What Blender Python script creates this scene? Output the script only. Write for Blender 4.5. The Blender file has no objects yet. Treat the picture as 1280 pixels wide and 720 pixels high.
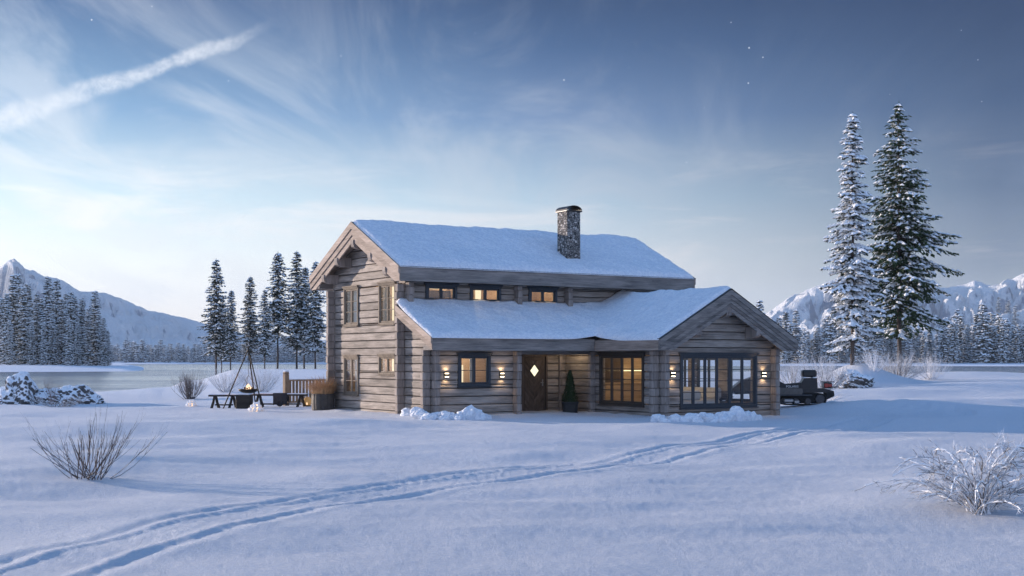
import bpy, math, random
import numpy as np
from mathutils import Vector, Matrix
R = math.radians
SC = bpy.context.scene
COL = SC.collection
F, HZ, CAMH = 1650.0, 450.0, 1.67          # focal length in px of a 1280 px frame, horizon row, eye height
NISH, HAZE, EXPO = .08, .00012, 0.47

# ------------------------------------------------------------------ mesh collecting
class MB:
    """collects boxes, prisms, tubes; build() links them as ONE mesh object"""
    def __init__(s):
        s.v = []; s.f = []; s.t = []; s.tone = 0.5
    def add(s, vs, fs):
        b = len(s.v); s.v += [tuple(p) for p in vs]
        s.f += [tuple(i + b for i in q) for q in fs]; s.t += [s.tone] * len(fs)
    def box(s, x0, x1, y0, y1, z0, z1):
        v = [(x0,y0,z0),(x1,y0,z0),(x1,y1,z0),(x0,y1,z0),(x0,y0,z1),(x1,y0,z1),(x1,y1,z1),(x0,y1,z1)]
        s.add(v, [(0,3,2,1),(4,5,6,7),(0,1,5,4),(1,2,6,5),(2,3,7,6),(3,0,4,7)])
    def cbox(s, x0, x1, y0, y1, z0, z1, c=.01):
        """box with chamfered edges"""
        if x0 > x1: x0, x1 = x1, x0
        if y0 > y1: y0, y1 = y1, y0
        c = min(c, (x1-x0)*.4, (y1-y0)*.4, (z1-z0)*.4)
        v = []
        for sx in (0,1):
            for sy in (0,1):
                for sz in (0,1):
                    X, Y, Z = (x0,x1)[sx], (y0,y1)[sy], (z0,z1)[sz]
                    dx, dy, dz = (c,-c)[sx], (c,-c)[sy], (c,-c)[sz]
                    v += [(X, Y+dy, Z+dz), (X+dx, Y, Z+dz), (X+dx, Y+dy, Z)]
        def i(sx, sy, sz, k): return (sx*4+sy*2+sz)*3+k
        fs = []
        for a in (0,1):
            fs.append([i(a,0,0,0), i(a,1,0,0), i(a,1,1,0), i(a,0,1,0)])
            fs.append([i(0,a,0,1), i(1,a,0,1), i(1,a,1,1), i(0,a,1,1)])
            fs.append([i(0,0,a,2), i(1,0,a,2), i(1,1,a,2), i(0,1,a,2)])
        for a in (0,1):
            for b in (0,1):
                fs.append([i(a,b,0,0), i(a,b,1,0), i(a,b,1,1), i(a,b,0,1)])
                fs.append([i(a,0,b,0), i(a,1,b,0), i(a,1,b,2), i(a,0,b,2)])
                fs.append([i(0,a,b,1), i(1,a,b,1), i(1,a,b,2), i(0,a,b,2)])
                for k in (0,1):
                    fs.append([i(a,b,k,0), i(a,b,k,1), i(a,b,k,2)])
        cen = Vector(((x0+x1)/2,(y0+y1)/2,(z0+z1)/2))
        out = []
        for q in fs:
            p = [Vector(v[j]) for j in q]
            n = (p[1]-p[0]).cross(p[2]-p[0])
            m = sum(p, Vector())/len(p) - cen
            out.append(q if n.dot(m) > 0 else q[::-1])
        s.add(v, out)
    def prism(s, poly, fn, d0, d1):
        """poly: list of 2-D points, fn(p, q, d) -> 3-D point, between depth d0 and d1"""
        n = len(poly)
        v = [fn(p[0], p[1], d0) for p in poly] + [fn(p[0], p[1], d1) for p in poly]
        fs = [tuple(range(n)), tuple(range(2*n-1, n-1, -1))] + [(i, i+n, (i+1) % n + n, (i+1) % n) for i in range(n)]
        p = [Vector(v[i]) for i in range(n)]
        nn = Vector()
        for i in range(n): nn += p[i].cross(p[(i+1) % n])
        if nn.dot(Vector(v[n]) - Vector(v[0])) > 0: fs = [q[::-1] for q in fs]
        s.add(v, fs)
    def tube(s, pts, rad, n=6, cap=True):
        pts = [Vector(p) for p in pts]
        if not hasattr(rad, '__len__'): rad = [rad]*len(pts)
        ref = Vector((0.13, 0.21, 1))
        if abs((pts[-1]-pts[0]).normalized().dot(ref.normalized())) > .9: ref = Vector((1, .2, .1))
        vs = []
        for i, p in enumerate(pts):
            d = (pts[min(i+1, len(pts)-1)] - pts[max(i-1, 0)]).normalized()
            a = d.cross(ref).normalized(); b = d.cross(a)
            for k in range(n):
                t = 2*math.pi*k/n
                vs.append(p + (a*math.cos(t) + b*math.sin(t))*rad[i])
        fs = []
        for i in range(len(pts)-1):
            for k in range(n):
                k2 = (k+1) % n
                fs.append((i*n+k, (i+1)*n+k, (i+1)*n+k2, i*n+k2))
        if cap:
            fs.append(tuple(range(n))); fs.append(tuple(range(len(vs)-1, len(vs)-n-1, -1)))
        s.add(vs, fs)
    def lathe(s, prof, cx=0, cy=0, n=20, sq=0):
        """prof: (r, z) from bottom to top; sq > 0 makes the plan a rounded square"""
        vs = []
        for r, z in prof:
            for k in range(n):
                t = 2*math.pi*(k+.5)/n
                q = 1.0
                if sq: q = (abs(math.cos(t))**sq + abs(math.sin(t))**sq)**(-1/sq)
                vs.append((cx+r*q*math.cos(t), cy+r*q*math.sin(t), z))
        fs = []
        for i in range(len(prof)-1):
            for k in range(n):
                k2 = (k+1) % n
                fs.append((i*n+k, i*n+k2, (i+1)*n+k2, (i+1)*n+k))
        fs.append(tuple(range(n-1, -1, -1))); fs.append(tuple(range((len(prof)-1)*n, len(prof)*n)))
        s.add(vs, fs)
    def octa(s, p, d, L, w, h):
        """elongated lump centred at p along unit direction d"""
        d = Vector(d); up = Vector((0,0,1)); a = d.cross(up)
        a = a.normalized() if a.length > 1e-4 else Vector((1,0,0)); up = a.cross(d)
        p = Vector(p)
        s.add([p-d*L, p+a*w, p+d*L, p-a*w, p+up*h, p-up*h*.5], [(0,1,4),(1,2,4),(2,3,4),(3,0,4),(1,0,5),(2,1,5),(3,2,5),(0,3,5)])
    def mesh(s, name, mat, smooth=False):
        me = bpy.data.meshes.new(name)
        me.from_pydata(s.v, [], s.f)
        if mat: me.materials.append(mat)
        a = me.attributes.new('tone', 'FLOAT', 'FACE')
        a.data.foreach_set('value', s.t)
        if smooth: me.polygons.foreach_set('use_smooth', [True]*len(me.polygons))
        me.update()
        return me
    def build(s, name, mat, parent=None, smooth=False, **k):
        o = bpy.data.objects.new(name, s.mesh(name, mat, smooth)); COL.objects.link(o)
        if parent: o.parent = parent
        for q in k: o[q] = k[q]
        return o

def tag(o, label, cat, group=None, kind=None):
    o['label'] = label; o['category'] = cat
    if group: o['group'] = group
    if kind: o['kind'] = kind
    return o
def thing(name, label, cat, loc=(0,0,0), rz=0, group=None):
    o = bpy.data.objects.new(name, None); COL.objects.link(o)
    o.empty_display_size = .2; o.location = loc; o.rotation_euler = (0,0,rz)
    return tag(o, label, cat, group)
def copy_tree(o, parent=None):
    c = o.copy(); COL.objects.link(c); c.parent = parent
    for ch in [q for q in bpy.data.objects if q.parent == o]: copy_tree(ch, c)
    return c

# ------------------------------------------------------------------ noise (numpy)
_rs = np.random.RandomState(7)
_perm = _rs.permutation(512)
_gr = _rs.rand(512)*2*math.pi
_gx, _gy = np.cos(_gr), np.sin(_gr)
def gnoise(x, y):
    x = np.asarray(x, float); y = np.asarray(y, float)
    xi = np.floor(x).astype(int); yi = np.floor(y).astype(int)
    xf = x-xi; yf = y-yi
    u = xf*xf*xf*(xf*(xf*6-15)+10); v = yf*yf*yf*(yf*(yf*6-15)+10)
    def g(a, b, dx, dy):
        h = _perm[(_perm[a & 511] + b) & 511]
        return _gx[h]*dx + _gy[h]*dy
    n00 = g(xi, yi, xf, yf); n10 = g(xi+1, yi, xf-1, yf)
    n01 = g(xi, yi+1, xf, yf-1); n11 = g(xi+1, yi+1, xf-1, yf-1)
    return (n00*(1-u)+n10*u)*(1-v) + (n01*(1-u)+n11*u)*v
def fbm(x, y, o=4, g=.5):
    t = 0; a = 1
    for i in range(o):
        t = t + a*gnoise(x*2**i+17*i, y*2**i-9*i); a *= g
    return t
def ridged(x, y, o=6):
    t = 0; a = 1; w = 1
    for i in range(o):
        n = 1-np.abs(gnoise(x*2.03**i+31*i, y*2.03**i+7*i))*1.7
        n = np.clip(n, 0, 1)**2
        t = t + a*n*w; w = np.clip(n*1.4, 0, 1); a *= .5
    return t
def sstep(a, b, x):
    t = np.clip((x-a)/(b-a), 0, 1); return t*t*(3-2*t)

# ------------------------------------------------------------------ node helpers
def NW(m):
    m.use_nodes = True
    nt = m.node_tree; nt.nodes.clear(); return nt
class G:
    def __init__(s, nt): s.nt = nt
    def n(s, t, **k):
        d = s.nt.nodes.new(t)
        for q, v in k.items():
            if q.startswith('_'): continue
            setattr(d, q, v)
        return d
    def l(s, a, b): s.nt.links.new(a, b)
    def math(s, op, a, b=None, c=None, clamp=False):
        d = s.n('ShaderNodeMath', operation=op, use_clamp=clamp)
        for i, q in enumerate((a, b, c)):
            if q is None: continue
            if isinstance(q, (int, float)): d.inputs[i].default_value = q
            else: s.l(q, d.inputs[i])
        return d.outputs[0]
    def vmath(s, op, a, b=None, sc=None):
        d = s.n('ShaderNodeVectorMath', operation=op)
        for i, q in enumerate((a, b)):
            if q is None: continue
            if isinstance(q, tuple): d.inputs[i].default_value = q
            else: s.l(q, d.inputs[i])
        if sc is not None: d.inputs['Scale'].default_value = sc
        return d.outputs['Value'] if op in ('DOT_PRODUCT','LENGTH') else d.outputs[0]
    def mix(s, fac, a, b, bt='MIX'):
        d = s.n('ShaderNodeMix', data_type='RGBA', blend_type=bt)
        for q, sk in ((fac, d.inputs[0]), (a, d.inputs[6]), (b, d.inputs[7])):
            if isinstance(q, (int, float)): sk.default_value = q
            elif isinstance(q, tuple): sk.default_value = (*q[:3], 1)
            else: s.l(q, sk)
        return d.outputs[2]
    def noise(s, vec, scale, detail=4, rough=.5, dist=0, dim='3D'):
        d = s.n('ShaderNodeTexNoise', noise_dimensions=dim)
        if vec is not None: s.l(vec, d.inputs['Vector'])
        d.inputs['Scale'].default_value = scale; d.inputs['Detail'].default_value = detail
        d.inputs['Roughness'].default_value = rough; d.inputs['Distortion'].default_value = dist
        return d.outputs[0]
    def ramp(s, fac, stops, interp='LINEAR'):
        d = s.n('ShaderNodeValToRGB'); r = d.color_ramp; r.interpolation = interp
        while len(r.elements) > 1: r.elements.remove(r.elements[-1])
        r.elements[0].position = stops[0][0]; r.elements[0].color = (*stops[0][1], 1)
        for p, c in stops[1:]:
            e = r.elements.new(p); e.color = (*c, 1)
        s.l(fac, d.inputs[0]); return d.outputs[0]
    def mapr(s, v, a, b, c=0, d=1, smooth=False):
        m = s.n('ShaderNodeMapRange', interpolation_type='SMOOTHSTEP' if smooth else 'LINEAR')
        s.l(v, m.inputs[0])
        for i, q in enumerate((a, b, c, d)): m.inputs[i+1].default_value = q
        return m.outputs[0]
    def mapping(s, vec, scale=(1,1,1), rot=(0,0,0), loc=(0,0,0)):
        m = s.n('ShaderNodeMapping'); s.l(vec, m.inputs[0])
        m.inputs['Scale'].default_value = scale; m.inputs['Rotation'].default_value = rot; m.inputs['Location'].default_value = loc
        return m.outputs[0]
    def bump(s, h, strength=.3, dist=.02, normal=None):
        b = s.n('ShaderNodeBump'); s.l(h, b.inputs['Height'])
        b.inputs['Strength'].default_value = strength; b.inputs['Distance'].default_value = dist
        if normal: s.l(normal, b.inputs['Normal'])
        return b.outputs[0]
    def bsdf(s, col, rough=.6, normal=None, spec=.5, **k):
        p = s.n('ShaderNodeBsdfPrincipled')
        if isinstance(col, tuple): p.inputs['Base Color'].default_value = (*col[:3], 1)
        else: s.l(col, p.inputs['Base Color'])
        if isinstance(rough, (int, float)): p.inputs['Roughness'].default_value = rough
        else: s.l(rough, p.inputs['Roughness'])
        p.inputs['Specular IOR Level'].default_value = spec
        if normal: s.l(normal, p.inputs['Normal'])
        for q, v in k.items(): p.inputs[q.replace('_', ' ')].default_value = v
        return p.outputs[0]
    def out(s, sh):
        o = s.n('ShaderNodeOutputMaterial'); s.l(sh, o.inputs[0])
def mat(name):
    m = bpy.data.materials.new(name); return m, G(NW(m))

def simple(name, col, rough=.6, var=.15, scale=8, spec=.4, metal=0, bump=.0):
    m, g = mat(name)
    tc = g.n('ShaderNodeTexCoord').outputs['Object']
    n = g.noise(tc, scale, 5, .6)
    c = g.mix(g.mapr(n, .3, .7), tuple(q*(1-var) for q in col), tuple(min(1, q*(1+var)) for q in col))
    g.out(g.bsdf(c, rough, g.bump(n, bump, .01) if bump else None, spec, Metallic=metal))
    return m

def wood_mat(name, axis, dark, light, groove=None, bump=.5, tonev=.15):
    """weathered wood with the grain along a local axis; 'tone' shifts each log"""
    m, g = mat(name)
    tc = g.n('ShaderNodeTexCoord').outputs['Object']
    at = g.n('ShaderNodeAttribute', attribute_name='tone').outputs['Fac']
    off = g.n('ShaderNodeCombineXYZ')
    for i in range(3): g.l(g.math('MULTIPLY', at, 37.0), off.inputs[i])
    p = g.vmath('ADD', tc, off.outputs[0])
    sc = [7, 7, 22]; sc[axis] = .8
    if axis == 2: sc = [22, 22, .8]
    grain = g.noise(g.mapping(p, tuple(sc)), 1.6, 6, .65, .4)
    sc2 = [q*4 for q in sc]
    fine = g.noise(g.mapping(p, tuple(sc2)), 1.5, 4, .6)
    blot = g.noise(g.mapping(p, tuple(q*.15 if i != axis else q*.8 for i, q in enumerate(sc))), 1.5, 3, .5)
    knot = g.n('ShaderNodeTexVoronoi', feature='F1'); 
    ks = [2.6, 2.6, 4.6]; ks[axis] = 1.5
    g.l(g.mapping(p, tuple(ks)), knot.inputs['Vector']); knot.inputs['Scale'].default_value = 1.3
    kf = g.mapr(knot.outputs['Distance'], .03, .09, .55, 0)
    f = g.math('MULTIPLY_ADD', grain, .9, g.math('MULTIPLY', fine, .35))
    f = g.mapr(g.math('ADD', f, g.math('MULTIPLY', g.math('SUBTRACT', blot, .5), .7)), .38, .92)
    c = g.mix(f, dark, light)
    c = g.mix(kf, c, tuple(q*.35 for q in dark))
    tn = g.math('MULTIPLY_ADD', at, tonev*2, 1-tonev)
    c = g.mix(1.0, c, g.n('ShaderNodeCombineColor').outputs[0], 'MULTIPLY') if False else g.vmath('SCALE', c, None) if False else c
    vs = g.n('ShaderNodeVectorMath', operation='SCALE'); g.l(c, vs.inputs[0]); g.l(tn, vs.inputs['Scale'])
    hgt = g.math('MULTIPLY_ADD', grain, .7, g.math('MULTIPLY', fine, .4))
    g.out(g.bsdf(vs.outputs[0], .75, g.bump(hgt, bump, .012), .25))
    return m

# ------------------------------------------------------------------ materials
M = {}
WD, WL = (.108,.092,.080), (.48,.41,.352)
M['log_u'] = wood_mat('weathered_log_along', 0, WD, WL)
M['log_v'] = wood_mat('weathered_log_across', 1, WD, WL)
M['end'] = wood_mat('log_end_grain', 2, (.15,.125,.11), (.40,.34,.30), bump=.6)
M['board_u'] = wood_mat('board_along', 0, (.10,.085,.075), (.27,.225,.19), tonev=.12)
M['board_v'] = wood_mat('board_across', 1, (.17,.13,.105), (.45,.36,.30), tonev=.12)
M['board_front'] = wood_mat('board_front', 0, (.085,.078,.074), (.33,.29,.26), tonev=.22)
M['inner'] = wood_mat('interior_pine', 0, (.26,.17,.10), (.50,.36,.24), tonev=.12)
M['door'] = wood_mat('door_planks', 2, (.065,.047,.036), (.16,.118,.088), tonev=.25)
M['rail'] = wood_mat('railing_wood', 2, (.16,.11,.07), (.38,.27,.18), tonev=.2)
M['darkwood'] = wood_mat('dark_bench_wood', 0, (.02,.016,.013), (.06,.05,.042), tonev=.2)
M['charcoal'] = simple('charcoal_window_paint', (.035,.042,.052), .5, .2, 20)
M['brownframe'] = simple('dark_brown_window_paint', (.045,.036,.030), .5, .2, 20)
M['greyframe'] = wood_mat('pale_window_frame', 2, (.11,.085,.062), (.29,.235,.18), tonev=.1)
M['black'] = simple('black_paint', (.012,.012,.013), .4, .2, 20)
M['iron'] = simple('blackened_iron', (.02,.019,.018), .55, .4, 25, metal=.5)
M['rubber'] = simple('black_rubber', (.012,.012,.012), .75, .3, 30)
M['plastic'] = simple('black_plastic', (.014,.014,.016), .35, .2, 10)
M['cloth'] = simple('dark_grey_fleece', (.03,.033,.04), .9, .3, 40)
M['greypanel'] = simple('grey_side_panel', (.12,.11,.10), .45, .2, 10)
M['alu'] = simple('scratched_aluminium', (.35,.35,.36), .4, .2, 30, metal=.8)
M['darkalu'] = simple('dark_wheel_alloy', (.06,.06,.065), .45, .3, 30, metal=.5)
M['glowpanel'] = None
M['interior_wall'] = simple('interior_wall', (.42,.30,.19), .8, .15, 3)
M['floor'] = simple('interior_floor', (.25,.16,.09), .5, .3, 4)
M['curtain'] = simple('white_curtain', (.7,.68,.62), .9, .1, 6)
M['sofa'] = simple('pale_sofa_fabric', (.6,.58,.55), .9, .1, 8)
M['planter'] = simple('dark_tub', (.06,.052,.046), .7, .35, 6, bump=.3)
M['pot'] = simple('black_pot', (.02,.02,.02), .6, .3, 8)
M['straw'] = simple('dry_grass', (.52,.31,.16), .8, .35, 6)
M['thuja'] = simple('thuja_leaf', (.028,.05,.016), .8, .4, 9)
M['needle'] = simple('spruce_needles', (.030,.042,.028), .8, .4, 3)
M['needle_green'] = simple('spruce_needles_green', (.036,.060,.022), .8, .4, 2)
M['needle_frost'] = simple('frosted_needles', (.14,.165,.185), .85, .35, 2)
M['bark'] = simple('spruce_bark', (.075,.058,.048), .9, .4, 5, bump=.6)
M['tree_snow'] = simple('snow_on_branches', (.87,.89,.91), .7, .05, 3)
M['white'] = simple('white_lettering', (.8,.8,.8), .5, .02, 5)
M['soil'] = simple('soil', (.03,.02,.015), .9, .3, 20)

def snow_mat(name, sparkle=True, macro=0.0):
    m, g = mat(name)
    tc = g.n('ShaderNodeTexCoord').outputs['Object']
    a = g.noise(tc, 3.2, 6, .62)
    b = g.noise(tc, 34, 4, .7)
    c = g.noise(tc, 120, 2, .6)
    b2 = g.noise(tc, 13, 4, .65)
    h = g.math('ADD', g.math('MULTIPLY_ADD', a, .32, g.math('MULTIPLY', b2, .20)), g.math('ADD', g.math('MULTIPLY', b, .42), g.math('MULTIPLY', c, .30)))
    nm = g.bump(h, .85, .115)
    gr = g.noise(tc, 20, 4, .9)
    col = g.mix(g.mapr(gr, .40, .62), (.77,.81,.90), (.95,.955,.975))
    rough = .62
    if sparkle:
        vor = g.n('ShaderNodeTexVoronoi', feature='F1'); g.l(tc, vor.inputs['Vector']); vor.inputs['Scale'].default_value = 45
        rough = g.math('SUBTRACT', .7, g.math('MULTIPLY', g.math('LESS_THAN', g.vmath('DOT_PRODUCT', vor.outputs['Color'], (1,0,0)), .08), .4))
    p = g.bsdf(col, rough, nm, .45)
    g.out(p); return m
M['snow'] = snow_mat('snow_cover')
def roof_snow_mat():
    m, g = mat('roof_snow')
    tc = g.n('ShaderNodeTexCoord').outputs['Object']
    a = g.noise(tc, 2.2, 5, .6); b = g.noise(tc, 22, 4, .7)
    b2 = g.noise(tc, 7, 5, .65)
    h = g.math('ADD', g.math('MULTIPLY_ADD', b2, .6, a), g.math('MULTIPLY', b, .35))
    g.out(g.bsdf(g.mix(g.mapr(g.noise(tc, 11, 4, .8), .38, .62), (.72,.75,.82), (.93,.94,.95)), .65, g.bump(h, .8, .10), .4)); return m
M['roof_snow'] = roof_snow_mat()

def rocksnow_mat(name, lo=.35, hi=.6, scale=3.0, rock=(.05,.05,.055), rock2=(.13,.125,.12)):
    m, g = mat(name)
    geo = g.n('ShaderNodeNewGeometry')
    tc = g.n('ShaderNodeTexCoord').outputs['Object']
    nz = g.n('ShaderNodeSeparateXYZ'); g.l(geo.outputs['Normal'], nz.inputs[0])
    n = g.noise(tc, scale, 6, .65)
    k = g.math('ADD', nz.outputs[2], g.math('MULTIPLY', g.math('SUBTRACT', n, .5), 1.1))
    f = g.mapr(k, lo, hi, 0, 1, True)
    rk = g.mix(g.mapr(g.noise(tc, scale*2.5, 5, .6), .3, .7), rock, rock2)
    c = g.mix(f, rk, (.84,.86,.89))
    g.out(g.bsdf(c, .75, g.bump(n, .5, .1), .3)); return m
M['rock'] = rocksnow_mat('snowy_rock', .05, .30, 3.0)
M['chunk'] = rocksnow_mat('snow_chunks', -.6, -.4, 3)

def twig_mat(name, lo, hi, col=(.07,.05,.045)):
    m, g = mat(name)
    geo = g.n('ShaderNodeNewGeometry')
    tc = g.n('ShaderNodeTexCoord').outputs['Object']
    nz = g.n('ShaderNodeSeparateXYZ'); g.l(geo.outputs['Normal'], nz.inputs[0])
    n = g.noise(tc, 14, 4, .6)
    k = g.math('ADD', nz.outputs[2], g.math('MULTIPLY', g.math('SUBTRACT', n, .5), 1.4))
    f = g.mapr(k, lo, hi, 0, 1, True)
    g.out(g.bsdf(g.mix(f, col, (.80,.81,.84)), .75, None, .3)); return m
M['twig'] = twig_mat('twig_with_rime', -.05, .55, (.085,.065,.06))
M['twig_frost'] = twig_mat('frosted_twig', -.6, 0., (.10,.085,.08))
M['twig_white'] = twig_mat('heavily_frosted_twig', -.9, -.3, (.16,.14,.15))
M['twig_red'] = twig_mat('reddish_twig', .5, .95, (.20,.11,.08))

def stone_mat():
    m, g = mat('chimney_stone')
    tc = g.n('ShaderNodeTexCoord').outputs['Object']
    w = g.noise(tc, 6, 2, .5)
    mp = g.mapping(tc, (11, 11, 13))
    v = g.n('ShaderNodeTexVoronoi', feature='DISTANCE_TO_EDGE'); g.l(mp, v.inputs['Vector']); v.inputs['Scale'].default_value = 1
    v2 = g.n('ShaderNodeTexVoronoi', feature='F1'); g.l(mp, v2.inputs['Vector']); v2.inputs['Scale'].default_value = 1
    bw = g.vmath('DOT_PRODUCT', v2.outputs['Color'], (.5,.3,.2))
    st = g.ramp(bw, [(.15,(.08,.076,.07)),(.45,(.24,.22,.20)),(.85,(.62,.57,.52))])
    e = g.mapr(v.outputs[0], .03, .10)
    c = g.mix(e, (.02,.02,.02), st)
    g.out(g.bsdf(c, .8, g.bump(g.mapr(v.outputs[0], 0, .2), .8, .03), .3)); return m
M['stone'] = stone_mat()

def glass_mat():
    m, g = mat('window_glass')
    lw = g.n('ShaderNodeLayerWeight'); lw.inputs[0].default_value = .5
    t = g.n('ShaderNodeBsdfTransparent'); t.inputs[0].default_value = (.9,.92,.92,1)
    gl = g.n('ShaderNodeBsdfGlossy'); gl.inputs['Roughness'].default_value = .03; gl.inputs[0].default_value = (.9,.93,.97,1)
    mx = g.n('ShaderNodeMixShader')
    g.l(g.math('MULTIPLY_ADD', g.math('POWER', lw.outputs['Facing'], 4.0), .85, .05, clamp=True), mx.inputs[0]); g.l(t.outputs[0], mx.inputs[1]); g.l(gl.outputs[0], mx.inputs[2])
    g.out(mx.outputs[0]); return m
M['glass'] = glass_mat()
def emit_mat(name, col, s):
    m, g = mat(name)
    e = g.n('ShaderNodeEmission'); e.inputs[0].default_value = (*col, 1); e.inputs[1].default_value = s
    g.out(e.outputs[0]); return m
M['bulb'] = emit_mat('lamp_glow', (1,.74,.42), 7)
M['lampglass'] = emit_mat('frosted_lamp_glow', (1,.80,.52), 5)
M['litpane'] = emit_mat('lit_door_pane', (1,.93,.62), 1.0)
M['screen'] = emit_mat('warm_glow', (1,.78,.42), 1.6)  # shared by pendants, light strip and the added glowing box upstairs
M['flame'] = emit_mat('flame', (1,.66,.42), 1.3)
M['glowpanel'] = emit_mat('glowing_panel', (1,.82,.52), .85)  # self-glow for added panels, in place of curtains lit by lamps
M['snowglow'] = None
def redlamp():
    m, g = mat('red_tail_lamp'); g.out(g.bsdf((.35,.03,.02), .25, None, .5)); return m
M['red'] = redlamp()

def water_mat():
    m, g = mat('lake_water')
    tc = g.n('ShaderNodeTexCoord').outputs['Object']
    a = g.noise(g.mapping(tc, (.25, 1.0, 1)), .9, 4, .6)
    b = g.noise(g.mapping(tc, (.02, .08, 1)), .8, 3, .5)
    h = g.math('MULTIPLY', a, g.mapr(b, .4, .62, .15, 1))
    g.out(g.bsdf((.27,.28,.285), .17, g.bump(h, 1.0, .9), .8, IOR=1.4)); return m
M['water'] = water_mat()

def mountain_mat():
    m, g = mat('mountain_snow_and_rock')
    geo = g.n('ShaderNodeNewGeometry'); tc = g.n('ShaderNodeTexCoord').outputs['Object']
    nz = g.n('ShaderNodeSeparateXYZ'); g.l(geo.outputs['Normal'], nz.inputs[0])
    ps = g.n('ShaderNodeSeparateXYZ'); g.l(geo.outputs['Position'], ps.inputs[0])
    n = g.noise(tc, .075, 8, .72); n2 = g.noise(g.mapping(tc, (1,.6,.22), (0,0,.5)), .22, 5, .65)
    k = g.math('ADD', g.math('MULTIPLY_ADD', nz.outputs[2], 2.4, -1.4), g.math('MULTIPLY', g.math('SUBTRACT', n, .5), 1.2))
    k = g.math('ADD', k, g.math('MULTIPLY', g.math('SUBTRACT', n2, .5), 1.0))
    hf = g.mapr(ps.outputs[2], 20, 150, .16, 0)
    f = g.mapr(g.math('ADD', k, hf), -.50, .05, 0, 1, True)
    c = g.mix(f, (.26,.32,.42), (.93,.95,.97))
    h = g.math('ADD', n, g.math('MULTIPLY', n2, .8))
    g.out(g.bsdf(c, .8, g.bump(h, .8, 14), .1)); return m
M['mountain'] = mountain_mat()
#@@TERRAIN
# ------------------------------------------------------------------ terrain
def AZ(px): return math.atan2(px-640, F)
WATER = -.60
_knots_az = np.array([AZ(q) for q in (-300,0,60,150,200,240,300,400,640,900,960,1070,1170,1280,1700)])
_knots_r = np.log(np.array([5,15,25,35,45,55,70,85,100,120,140,160,185,230,265,300,400,500,540,700,770,850,1500.]))
_A = [0,0,0,0,0,-.05,-.2,-.4,-.62,-.9,-1.1,-1.2,-1.2,-1.2,-.8,.55,1.0,1.0,1.2,1.4,1.5,1.6,2]
_TAB = np.array([
 _A, _A, _A,
 [0,0,0,0,0,-.05,-.18,-.36,-.60,-.9,-1.1,-1.2,-1.2,-1.2,-.9,.25,.5,.0,-.8,-1.2,-.4,.8,2],
 [0,0,0,0,0,-.05,-.12,-.28,-.5,-.8,-1.1,-1.2,-1.2,-1.2,-1.2,-1.1,-1.2,-1.2,-1.2,-1.2,-.4,.8,2],
 [0,0,0,0,0,-.02,-.05,-.10,-.18,-.3,-.4,-.8,-1.1,-1.2,-1.2,-1.2,-1.2,-1.2,-1.2,-1.2,-.4,.8,2],
 [0,0,0,0,0,.03,.10,.2,.32,.5,.64,.66,-.2,-1.2,-1.2,-1.2,-1.2,-1.2,-1.2,-1.2,-.4,.8,2],
 [0,0,0,0,0,.03,.10,.2,.32,.5,.64,.66,-.2,-1.2,-1.2,-1.2,-1.2,-1.2,-1.2,-1.2,-.4,.8,2],
 [0,0,0,0,0,.05,.15,.3,.4,.5,.6,.6,-.2,-1.2,-1.2,-1.2,-1.2,-1.2,-1.2,-1.2,-.4,.8,2],
 [0,0,0,0,-.05,.10,.35,.6,.7,.6,.3,-.3,-.9,-1.2,-1.2,-1.2,-1.2,-1.0,.1,.8,1.2,1.6,2],
 [0,0,0,0,-.02,.12,.4,.65,.8,.7,.3,-.4,-1.0,-1.2,-1.2,-1.2,-1.2,-1.0,.1,.8,1.2,1.6,2],
 [0,0,0,0,.05,.2,.42,.55,.5,.1,-.5,-1.0,-1.2,-1.2,-1.2,-1.2,-1.2,-1.0,.1,.8,1.2,1.6,2],
 [0,0,0,0,.05,.2,.5,.70,.3,-.6,-1.1,-1.2,-1.2,-1.2,-1.2,-1.2,-1.2,-1.0,.1,.8,1.2,1.6,2],
 [0,0,0,0,.05,.25,.5,.70,.3,-.6,-1.1,-1.2,-1.2,-1.2,-1.2,-1.2,-1.2,-1.0,.1,.8,1.2,1.6,2],
 [0,0,0,0,.05,.25,.5,.70,.3,-.6,-1.1,-1.2,-1.2,-1.2,-1.2,-1.2,-1.2,-1.0,.1,.8,1.2,1.6,2]])
def _interp(tab, az, lr):
    i = np.clip(np.searchsorted(_knots_az, az)-1, 0, len(_knots_az)-2)
    j = np.clip(np.searchsorted(_knots_r, lr)-1, 0, len(_knots_r)-2)
    a = np.clip((az-_knots_az[i])/(_knots_az[i+1]-_knots_az[i]), 0, 1)
    b = np.clip((lr-_knots_r[j])/(_knots_r[j+1]-_knots_r[j]), 0, 1)
    a = a*a*(3-2*a); 
    return (tab[i,j]*(1-a)+tab[i+1,j]*a)*(1-b) + (tab[i,j+1]*(1-a)+tab[i+1,j+1]*a)*b

def ground_at(px, py, z=0.0):
    Y = (CAMH-z)*F/(py-HZ); return ((px-640)/F*Y, Y)
def at(px, Y): return ((px-640)/F*Y, Y)
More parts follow.
